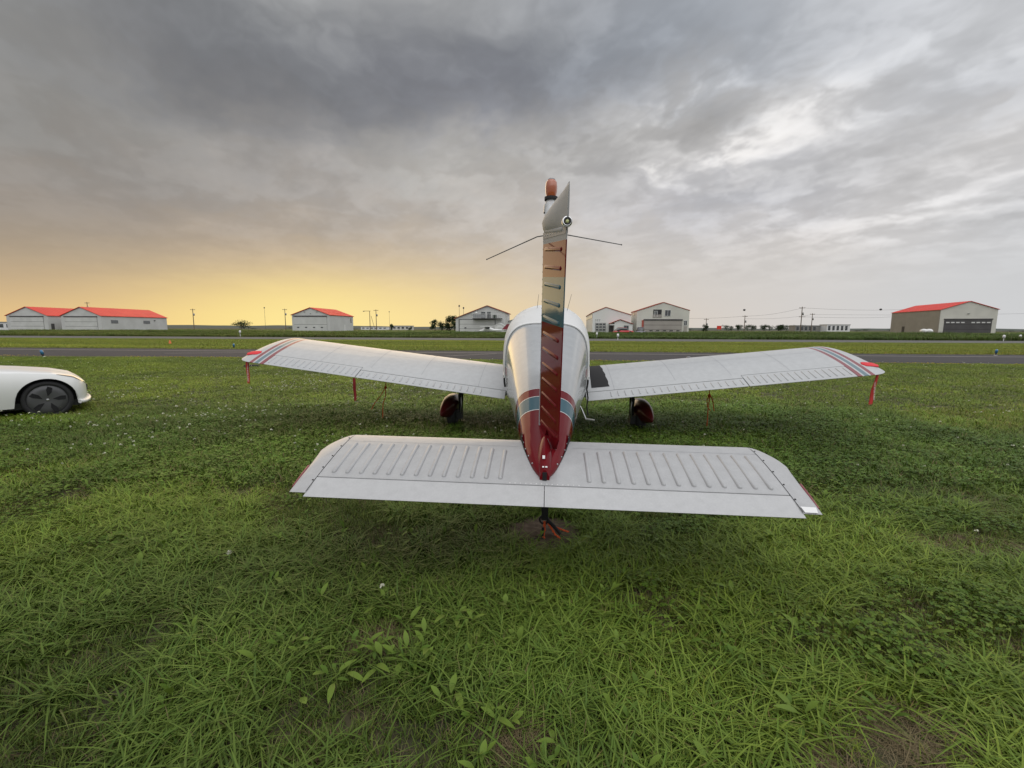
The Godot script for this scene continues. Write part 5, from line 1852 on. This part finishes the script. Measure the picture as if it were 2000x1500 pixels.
func clover_tuft(seed_: int, count: int, rad: float, size: float) -> ArrayMesh:
	var r := RandomNumberGenerator.new()
	r.seed = seed_
	var lf := Leafy.new()
	for k in count:
		var a := r.randf() * TAU; var q := sqrt(r.randf()) * rad
		var h := r.randf_range(0.035, 0.085)
		var top := Vector3(cos(a) * q, h, sin(a) * q)
		var c := Color(0.060, 0.126, 0.015).lerp(Color(0.122, 0.184, 0.028), r.randf())
		lf.blade(Vector3(top.x, -0.005, top.z), a, h, 0.0018, 0.05, c, c, 2)
		var tilt := Vector3(r.randf_range(-0.35, 0.35), 1, r.randf_range(-0.35, 0.35)).normalized()
		var a0 := r.randf() * TAU
		for l in 3:
			var d := Vector3(cos(a0 + TAU * l / 3.0), 0, sin(a0 + TAU * l / 3.0))
			d = (d - tilt * d.dot(tilt)).normalized()
			lf.leaf(top, d, tilt, size * r.randf_range(0.8, 1.2), size * 0.95, 0.1, c, c * 1.1, 3)
	return lf.mesh()

func straw_tuft(seed_: int, blades: int, rad: float, wide: float) -> ArrayMesh:
	var r := RandomNumberGenerator.new()
	r.seed = seed_
	var lf := Leafy.new()
	for k in blades:
		var a := r.randf() * TAU; var q := sqrt(r.randf()) * rad
		var c := Color(0.21, 0.165, 0.085).lerp(Color(0.14, 0.105, 0.058), r.randf())
		lf.blade(Vector3(cos(a) * q, 0.0, sin(a) * q), r.randf() * TAU, r.randf_range(0.04, 0.085), wide * r.randf_range(0.6, 1.2), r.randf_range(0.8, 1.7), c, c * 1.1, 3)
	return lf.mesh()

func flower(col: Color, r0: float, h: float, seed_: int, bits: int) -> ArrayMesh:
	# a round head of little petals on a thin stalk
	var r := RandomNumberGenerator.new()
	r.seed = seed_
	var lf := Leafy.new()
	lf.blade(Vector3(0, -0.01, 0), 1.0, h, 0.002, 0.05, Color(0.06, 0.10, 0.03), Color(0.07, 0.12, 0.03), 2)
	for k in bits:
		var z := r.randf_range(-0.35, 1.0); var a := r.randf() * TAU
		var d := Vector3(sqrt(1 - z * z) * cos(a), z, sqrt(1 - z * z) * sin(a))
		var up := d.cross(Vector3(0.3, 0.2, 1)).normalized()
		lf.leaf(Vector3(0, h, 0) + d * r0 * 0.2, d, up, r0, r0 * 0.55, 0.0, col * 0.85, col, 2)
	return lf.mesh()

func scatter(root: Node3D, called: String, mesh: Mesh, xf: Array, cols: Array, mat: Material) -> void:
	if xf.is_empty(): return
	var mm := MultiMesh.new()
	mm.transform_format = MultiMesh.TRANSFORM_3D
	mm.use_colors = true
	mm.mesh = mesh
	mm.instance_count = xf.size()
	for i in xf.size():
		mm.set_instance_transform(i, xf[i])
		mm.set_instance_color(i, cols[i])
	var o := MultiMeshInstance3D.new()
	o.name = numbered(root, called)
	o.multimesh = mm
	o.material_override = mat
	root.add_child(o)
	o.set_meta("kind", "stuff")

func stuff_root(called: String, label: String, category: String) -> Node3D:
	var o := thing(called, Transform3D.IDENTITY, label, category)
	o.set_meta("kind", "stuff")
	return o

func make_lawn() -> void:
	var r := RandomNumberGenerator.new()
	r.seed = 77
	var n1 := FastNoiseLite.new(); n1.seed = 1; n1.frequency = 0.75; n1.fractal_octaves = 3
	var n2 := FastNoiseLite.new(); n2.seed = 2; n2.frequency = 0.22; n2.fractal_octaves = 3
	var n3 := FastNoiseLite.new(); n3.seed = 3; n3.frequency = 0.55; n3.fractal_octaves = 3
	var bins := {}
	# [nearest, farthest, tufts per square metre, spread]
	var bands := [[0.75, 3.8, 820.0, 1.0, 0], [3.8, 8.5, 330.0, 1.35, 1], [8.5, 23.2, 135.0, 2.0, 2]]
	var ec := PT * Vector3(0.0, 0, 2.80)
	for b in bands:
		var area: float = 1.25 * (b[1] * b[1] - b[0] * b[0]) + 5.0 * (b[1] - b[0])
		var count := int(area * b[2])
		for i in count:
			var z := -sqrt(lerpf(b[0] * b[0], b[1] * b[1], r.randf()))
			var half := 1.25 * absf(z) + 2.5
			var x := r.randf_range(-half, half)
			if z - AIR * x < -22.15: continue
			var ex := (x - ec.x) / 0.29; var ez := (z - ec.z - 0.10) / 0.30
			if ex * ex + ez * ez < 0.85 + 0.4 * r.randf(): continue
			var a := n1.get_noise_2d(x, z); var c := n2.get_noise_2d(x, z); var e := n3.get_noise_2d(x, z)
			# how much the patch is mown lawn (right and far) against rank growth (round the aeroplane)
			var rank := smoothstep(0.0, 1.0, 1.0 - (absf(x - 0.8) - 4.3 + 2.2 * c + 1.4 * a) / 3.2) * smoothstep(-10.6, -7.4, z + 1.8 * c + 1.2 * a)
			var kind := "fine"
			var dice := r.randf()
			var dead := 0.0      # worn, dried-out spots
			for q in [[1.23, -1.33, 0.34, 0.20], [1.55, -1.55, 0.25, 0.14], [3.40, -3.03, 0.50, 0.22], [0.02, -1.50, 0.18, 0.10], [-0.62, -2.05, 0.22, 0.14]]:
				dead = maxf(dead, 1.0 - Vector2((x - q[0]) / q[2], (z - q[1]) / q[3]).length() * 0.75 + 0.5 * a)
			if dead > 0.35 and dice < 0.72:
				kind = "straw"
			elif z > -4.2:
				if a + 0.35 * exp(-pow((z + 2.7) / 0.5, 2.0)) > -0.02 and dice < 0.46: kind = "coarse"
				elif dice < 0.05 + 0.20 * smoothstep(0.0, 0.35, e): kind = "straw"
				elif c > 0.15 and dice < 0.34: kind = "clover"
			else:
				if rank + 0.5 * c + 0.4 * a > 0.5 and dice < 0.24: kind = "clover"
				elif rank > 0.4 and dice < 0.44: kind = "coarse"
				elif a > 0.18 and dice < 0.30: kind = "coarse"
				elif x < -1.0 and dice < 0.22: kind = "clover"
				elif dice < 0.08: kind = "straw"
				elif e > 0.30 and dice < 0.15: kind = "straw"
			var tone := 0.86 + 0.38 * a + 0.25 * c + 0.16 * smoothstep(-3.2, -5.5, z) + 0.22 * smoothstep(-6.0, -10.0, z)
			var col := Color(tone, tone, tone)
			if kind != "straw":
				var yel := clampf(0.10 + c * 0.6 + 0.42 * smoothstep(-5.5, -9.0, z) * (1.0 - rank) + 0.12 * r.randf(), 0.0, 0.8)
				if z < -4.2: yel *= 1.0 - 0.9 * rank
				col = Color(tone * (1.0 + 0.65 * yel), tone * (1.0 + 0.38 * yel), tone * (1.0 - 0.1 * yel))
			var sc: float = r.randf_range(0.75, 1.2)
			if z < -7.5: sc *= lerpf(0.72, 1.0, rank)
			if kind == "clover": sc *= 1.0 + 0.3 * rank
			if kind == "fine" and z < -4.2: sc *= 1.0 + 0.6 * rank
			if kind == "fine" and z > -4.0: sc *= 0.85 + 0.35 * clampf(a + 0.3, 0.0, 1.0)
			var var_n := r.randi_range(0, 3)
			var key := "%s %d %d" % [kind, b[4], var_n]
			if not bins.has(key): bins[key] = [[], []]
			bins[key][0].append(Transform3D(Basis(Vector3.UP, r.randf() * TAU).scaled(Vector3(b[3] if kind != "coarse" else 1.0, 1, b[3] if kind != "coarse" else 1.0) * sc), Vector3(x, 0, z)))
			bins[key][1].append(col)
	var roots := {
		"fine": stuff_root("lawn_grass", "short green grass blades of the whole lawn", "grass"),
		"coarse": stuff_root("coarse_grass", "long broad-bladed arching grass in clumps across the lawn", "grass"),
		"clover": stuff_root("clover", "low clover leaves growing among the grass", "clover"),
		"straw": stuff_root("dry_grass", "dead straw-coloured grass lying in the lawn", "dry grass")}
	var keys := bins.keys()
	keys.sort()
	for key in keys:
		var p: PackedStringArray = key.split(" ")
		var lod := int(p[1]); var s := int(p[2])
		var m: ArrayMesh
		match p[0]:
			"fine": m = fine_tuft(100 + s * 7 + lod, [17, 17, 17][lod], [0.055, 0.06, 0.07][lod], [0.0052, 0.0055, 0.0062][lod], [4, 3, 2][lod])
			"coarse": m = coarse_tuft(200 + s * 5 + lod, [11, 10, 9][lod], 0.06, [0.0092, 0.0092, 0.010][lod], [5, 4, 3][lod])
			"clover": m = clover_tuft(300 + s * 3 + lod, [11, 12, 11][lod], [0.07, 0.075, 0.08][lod], [0.0105, 0.0105, 0.0105][lod])
			"straw": m = straw_tuft(400 + s + lod, 24, 0.06, [0.0030, 0.004, 0.005][lod])
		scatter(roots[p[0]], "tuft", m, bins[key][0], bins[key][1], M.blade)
	make_flowers(r, n2)
	make_weeds(r)
	make_strip(r, n2)

func make_flowers(r: RandomNumberGenerator, n2: FastNoiseLite) -> void:
	var xs := [[], []]; var cs := [[], []]
	var i := 0
	while i < 15000:
		i += 1
		var z := -sqrt(lerpf(1.2, 440.0, r.randf()))
		var half := 1.25 * absf(z) + 2.0
		var x := r.randf_range(-half, half)
		if z - AIR * x < -22.0: continue
		var p := 0.06
		if z < -5.0 and x < 0.5: p = 0.62 * clampf(1.1 - absf(x + 4.2) / 7.0, 0.10, 1.0)
		if z < -5.0 and x > 0.5: p = 0.16 if z > -9.0 else 0.07
		if z > -4.5: p = 0.02
		p *= clampf(0.6 + n2.get_noise_2d(x * 1.7, z * 1.7) * 2.2, 0.05, 1.6)
		if r.randf() > p: continue
		var k := r.randi_range(0, 1)
		xs[k].append(Transform3D(Basis(Vector3.UP, r.randf() * TAU).scaled(Vector3.ONE * r.randf_range(0.75, 1.25)), Vector3(x, 0, z)))
		var t := r.randf_range(0.75, 1.1)
		cs[k].append(Color(t, t, t * 0.97))
	var fl := stuff_root("clover_flowers", "white round clover blossoms dotted over the lawn", "flowers")
	for k in 2: scatter(fl, "blossom", flower(Color(0.78, 0.78, 0.66), 0.0135, [0.12, 0.15][k], 50 + k, 26), xs[k], cs[k], M.petal)
	# yellow flowers along the taxiway's edges
	var yx := []; var yc := []
	for q in 5200:
		var x := r.randf_range(-40.0, 40.0)
		var z := -21.9 + absf(r.randfn(0.0, 0.35)) if r.randf() < 0.5 else -31.0 - absf(r.randfn(0.0, 4.5))
		var dens := clampf(0.30 + n2.get_noise_2d(x * 0.9, z * 3.0) * 2.0, 0.0, 1.0)
		if z > -25.0 and x < -14.0 and x > -22.0: dens = 0.9
		if r.randf() > dens: continue
		yx.append(Transform3D(Basis(Vector3.UP, r.randf() * TAU).scaled(Vector3(1.3, 0.55, 1.3) * r.randf_range(0.8, 1.3)), af(x, z)))
		yc.append(Color.WHITE)
	var yr := stuff_root("yellow_flowers", "small yellow flowers along the taxiway verges", "flowers")
	scatter(yr, "blossom", flower(Color(0.62, 0.50, 0.03), 0.020, 0.09, 60, 18), yx, yc, M.petal)

func leaf_mesh(seed_: int) -> ArrayMesh:
	var r := RandomNumberGenerator.new()
	r.seed = seed_
	var lf := Leafy.new()
	var c := Color(0.085, 0.150, 0.020).lerp(Color(0.14, 0.205, 0.032), r.randf())
	lf.blade(Vector3.ZERO, 0.0, 0.05, 0.004, 0.5, c * 0.8, c, 2)
	lf.leaf(Vector3(0.024, 0.038, 0), Vector3(0.62, 0.78, 0).normalized(), Vector3(-0.78, 0.62, 0), r.randf_range(0.042, 0.070), r.randf_range(0.019, 0.029), r.randf_range(0.2, 1.1), c * r.randf_range(0.75, 0.95), c * r.randf_range(1.0, 1.2), 8)
	return lf.mesh()

func make_weeds(r: RandomNumberGenerator) -> void:
	var ms := []
	for k in 5: ms.append(leaf_mesh(900 + k))
	for i in 150:
		var z := -r.randf_range(1.35, 4.4)
		var x := r.randf_range(-1.1, 1.05) * absf(z)
		if i < 80: x = 0.05 + r.randfn(0.0, 0.42) * absf(z)
		var ec := PT * Vector3(0.0, 0, 2.80)
		if Vector2((x - ec.x) / 0.3, (z - ec.z) / 0.25).length() < 1.1: x += 0.8
		var o := thing("broadleaf_weed", Transform3D(Basis(Vector3.UP, r.randf() * TAU), Vector3(x, 0, z)), "low broad-leaved weed with oval pale green leaves in the foreground grass", "weed", "broad-leaved weeds in the foreground grass")
		var cnt := r.randi_range(3, 7)
		for k in cnt:
			var l := put("leaf", ms[r.randi_range(0, 4)], M.blade, o)
			l.rotation.y = TAU * k / cnt + r.randf_range(-0.4, 0.4)
			l.scale = Vector3.ONE * r.randf_range(0.7, 1.2)
			l.rotation.z = r.randf_range(-0.55, 0.35)
			l.position = Vector3(r.randf_range(-0.04, 0.04), r.randf_range(0.0, 0.03), r.randf_range(-0.03, 0.03))

# the mown strip between taxiway and runway, and the tall growth beyond the runway
func make_strip(r: RandomNumberGenerator, n2: FastNoiseLite) -> void:
	var root := stuff_root("verge_grass", "mown grass strip between the taxiway and the runway", "grass")
	var ms := []
	for k in 3:
		ms.append(fine_tuft(500 + k, 34, 0.22, 0.018, 2, 0.06, 0.14, 0.05))
	var xs := [[], [], []]; var cs := [[], [], []]
	var nb := FastNoiseLite.new(); nb.seed = 12; nb.frequency = 0.05; nb.fractal_octaves = 3
	for i in 62000:
		var z := -sqrt(lerpf(30.9 * 30.9, 57.2 * 57.2, r.randf()))
		var half := 1.3 * absf(z) + 4.0
		var x := r.randf_range(-half, half)
		var p := af(x, z)
		var k := r.randi_range(0, 2)
		var t := 1.0 + 0.30 * nb.get_noise_2d(x * 0.35, z * 2.6) + 0.15 * n2.get_noise_2d(x, z)
		var yel := clampf(0.55 + 0.7 * nb.get_noise_2d(x * 0.3 + 50.0, z * 3.0), 0.0, 1.0)
		xs[k].append(Transform3D(Basis(Vector3.UP, r.randf() * TAU).scaled(Vector3(1.1, 0.9, 1.1) * r.randf_range(0.8, 1.25)), p))
		cs[k].append(Color(t * (1.70 + 0.85 * yel), t * (1.45 + 0.40 * yel), t * 1.6))
	for k in 3: scatter(root, "tuft", ms[k], xs[k], cs[k], M.blade)
	var tall := stuff_root("tall_grass", "tall uncut grass and reeds beyond the runway", "tall grass")
	var tm := []
	for k in 4:
		var rr := RandomNumberGenerator.new(); rr.seed = 700 + k
		var lf := Leafy.new()
		for q in 46:
			var a := rr.randf() * TAU; var d := sqrt(rr.randf()) * 0.45
			var c := green(rr, 0.10)
			lf.blade(Vector3(cos(a) * d, -0.05, sin(a) * d), rr.randf() * TAU, rr.randf_range(0.55, 1.25), rr.randf_range(0.02, 0.04), rr.randf_range(0.1, 0.6), c * 0.85, c * 1.15, 4)
		tm.append(lf.mesh())
	var ts := [[], [], [], []]; var tc := [[], [], [], []]
	var nh := FastNoiseLite.new(); nh.seed = 15; nh.frequency = 0.045; nh.fractal_octaves = 3
	for i in 15000:
		var zf := -73.4 - 17.0 * pow(r.randf(), 1.3)
		var x := r.randf_range(-118.0, 118.0)
		var p := af(x, zf, land_y(zf))
		var h := 0.62 + 0.34 * nh.get_noise_2d(x * 0.7, zf * 2.0) + 0.16 * smoothstep(10.0, 40.0, x) - 0.10 * smoothstep(70.0, 95.0, x)
		if zf > -76.0: h *= 0.85
		var k := r.randi_range(0, 3)
		ts[k].append(Transform3D(Basis(Vector3.UP, r.randf() * TAU).scaled(Vector3(1.0, h, 1.0) * r.randf_range(0.85, 1.15)), p))
		var t := 1.0 + 0.35 * nh.get_noise_2d(x * 2.0, zf * 3.0)
		var yel := clampf(smoothstep(20.0, -60.0, x) * 0.6 + 0.5 * nh.get_noise_2d(x + 200.0, zf), 0.0, 1.0)
		tc[k].append(Color(t * (0.80 + 0.5 * yel), t * (0.85 + 0.2 * yel), t * 1.1))
	for k in 4: scatter(tall, "clump", tm[k], ts[k], tc[k], M.blade)
	# rough pasture behind, up to the trees
	var ps := []; var pc := []
	for i in 9000:
		var zf := -90.0 - 130.0 * pow(r.randf(), 1.6)
		var x := r.randf_range(-1.3, 1.3) * absf(zf)
		ps.append(Transform3D(Basis(Vector3.UP, r.randf() * TAU).scaled(Vector3(2.2, 0.5, 2.2) * r.randf_range(0.8, 1.2)), af(x, zf, GY)))
		var t := r.randf_range(0.85, 1.25)
		pc.append(Color(t * 1.15, t * 1.1, t))
	var pr := stuff_root("pasture_grass", "rough grass round the distant hangars", "grass")
	scatter(pr, "clump", tm[1], ps, pc, M.blade)

func crown_mesh(seed_: int, size: Vector3, leaves: int, ls: float, dark: float) -> ArrayMesh:
	var r := RandomNumberGenerator.new()
	r.seed = seed_
	var lf := Leafy.new()
	var lumps := []
	for k in 9:
		var a := r.randf() * TAU
		lumps.append([Vector3(cos(a) * size.x * r.randf_range(0.1, 0.62), size.y * r.randf_range(-0.6, 0.72), sin(a) * size.z * r.randf_range(0.1, 0.62)), r.randf_range(0.30, 0.52)])
	for k in leaves:
		var l: Array = lumps[r.randi_range(0, 8)]
		var d := Vector3(r.randfn(), r.randfn(), r.randfn()).normalized()
		var p: Vector3 = l[0] + d * size * l[1] * pow(r.randf(), 0.4)
		var c := Color(0.018, 0.034, 0.014).lerp(Color(0.045, 0.070, 0.026), r.randf()) * dark
		var up := (d + Vector3(0, 0.5, 0) + Vector3(r.randfn(), r.randfn(), r.randfn()) * 0.4).normalized()
		var dd := up.cross(Vector3(r.randfn(), r.randfn(), r.randfn())).normalized()
		lf.leaf(p, dd, up, ls * r.randf_range(0.7, 1.3), ls * 0.6, 0.2, c, c, 2)
	return lf.mesh()

func tree(called: String, label: String, at: Vector3, h: float, w: float, seed_: int, category := "tree", group := "", leaves := 900) -> Node3D:
	var o := thing(called, Transform3D(Basis.IDENTITY, at), label, category, group)
	var tr := MB.new()
	tr.tube([Vector3(0, -0.2, 0), Vector3(0.05 * w, h * 0.3, 0), Vector3(0, h * 0.75, 0.03 * w)], 0.05 * h * 0.5 + 0.03, 0.03, 7)
	tr.tube([Vector3(0.02 * w, h * 0.28, 0), Vector3(0.22 * w, h * 0.6, 0.1 * w)], 0.05, 0.02, 6)
	tr.tube([Vector3(0.02 * w, h * 0.35, 0), Vector3(-0.22 * w, h * 0.65, -0.1 * w)], 0.05, 0.02, 6)
	put("trunk", tr, M.bark, o)
	var c := put("crown", crown_mesh(seed_, Vector3(w * 0.5, h * 0.46, w * 0.5), leaves, clampf(h * 0.09, 0.16, 0.5), 1.0), M.leaf_dark, o)
	c.position = Vector3(0, h * 0.54, 0)
	return o

func make_trees() -> void:
	tree("bush", "broad dark bush between the left utility poles", Vector3(-115.7, GY, -190), 4.4, 11.0, 1, "bush")
	tree("bush", "round dark bush before the cream far building", Vector3(-48.8, GY, -180), 3.1, 2.4, 2, "bush")
	tree("bush", "small dark bush just right of the round one", Vector3(-41.0, GY, -180), 1.8, 2.2, 3, "bush")
	var c0 := [[-26.1, 4.2, 4.4, "leafy tree at the left end of the clump beside the balcony hangar"], [-23.8, 3.7, 4.2, "lowest tree in the clump beside the balcony hangar, second from its left"], [-21.7, 5.8, 4.0, "tall slim tree in the clump beside the balcony hangar, second from its right"], [-19.5, 5.9, 4.2, "tall tree touching the balcony hangar's roof edge"]]
	for k in 4: tree("tree", c0[k][3], Vector3(c0[k][0], GY, -150), c0[k][1], c0[k][2], 10 + k, "tree", "", 700)
	tree("tree", "small dark tree by the short pole right of the grey-green hangar", Vector3(69.5, GY, -160), 3.0, 2.6, 21)
	tree("tree", "dark tree standing before the far tree row", Vector3(102.4, GY, -170), 3.1, 4.2, 22)
	tree("tree", "dark tree behind the right side of the airplane's cabin", Vector3(18.6, GY, -128), 4.0, 3.4, 23)
	# a far row, each tree on its own
	var proto := tree("row_tree", "dark tree in the far tree row right of the grey-green hangar", Vector3(168, GY, -350), 5.2, 8.0, 31, "tree", "trees of the far row at the right", 500)
	for k in 15:
		var t := copy_of(proto, "dark tree in the far tree row right of the grey-green hangar")
		t.position = Vector3(172.0 + 3.9 * k, GY, -350 + 4.0 * sin(k * 2.3))
		t.rotation.y = k * 1.7
		t.scale = Vector3.ONE * (0.88 + 0.2 * absf(sin(k * 1.9)))
	var lab := "low dark shrub on the horizon at the left"
	var sh := tree("far_shrub", lab, Vector3(-150, GY, -300), 2.2, 9.0, 41, "shrub", "low shrubs along the far horizon", 350)
	for q in [[-175, -300], [-128, -290], [-118, -310], [-100, -280], [-78, -300], [-92, -310], [-46, -290], [-36, -300], [-24, -310], [-15, -300], [120, -300], [132, -310], [146, -300], [232, -300], [245, -310], [256, -300], [300, -300], [318, -305], [335, -300], [350, -305]]:
		var t := copy_of(sh, lab if q[0] < 0 else "low dark shrub on the horizon at the right")
		t.position = Vector3(q[0], GY, q[1])
		t.rotation.y = q[0] * 0.37
		t.scale = Vector3(1.0 + 0.3 * sin(q[0]), 0.9 + 0.25 * sin(q[0] * 1.7), 1.0)

# ---------------------------------------------------------------- the scene
func _ready() -> void:
	rng.seed = 5
	var cam := Camera3D.new()
	cam.name = "camera"
	cam.position = Vector3(0, 1.562, 0)
	cam.rotation = Vector3(deg_to_rad(-7.132), 0, deg_to_rad(0.208))
	cam.fov = 81.97
	cam.near = 0.05
	cam.far = 6000.0
	add_child(cam)
	cam.make_current()
	var env := Environment.new()
	env.background_mode = Environment.BG_SKY
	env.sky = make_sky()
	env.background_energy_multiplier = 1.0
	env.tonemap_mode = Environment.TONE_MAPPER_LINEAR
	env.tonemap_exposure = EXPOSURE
	env.sdfgi_enabled = true
	env.ssao_enabled = true
	env.ssil_enabled = true
	var we := WorldEnvironment.new()
	we.name = "world_environment"
	we.environment = env
	add_child(we)
	var sun := DirectionalLight3D.new()
	sun.name = "veiled_sun"
	sun.light_color = Color(1.0, 0.86, 0.66)
	sun.light_energy = 0.15
	sun.light_angular_distance = 42.0
	sun.shadow_enabled = true
	sun.look_at_from_position(Vector3(-0.36, 0.26, -0.92), Vector3.ZERO)
	add_child(sun)

	PT = Transform3D(Basis(Vector3.UP, deg_to_rad(-4.346)) * Basis(Vector3.BACK, deg_to_rad(-0.585)), Vector3(0.46, 0, -6.103))
	make_materials()
	make_ground()
	make_buildings()
	make_aeroplane()
	make_cover()
	make_streamers()
	make_ropes()
	make_car()
	make_far_vehicles()
	make_poles()
	make_trees()
	make_lawn()
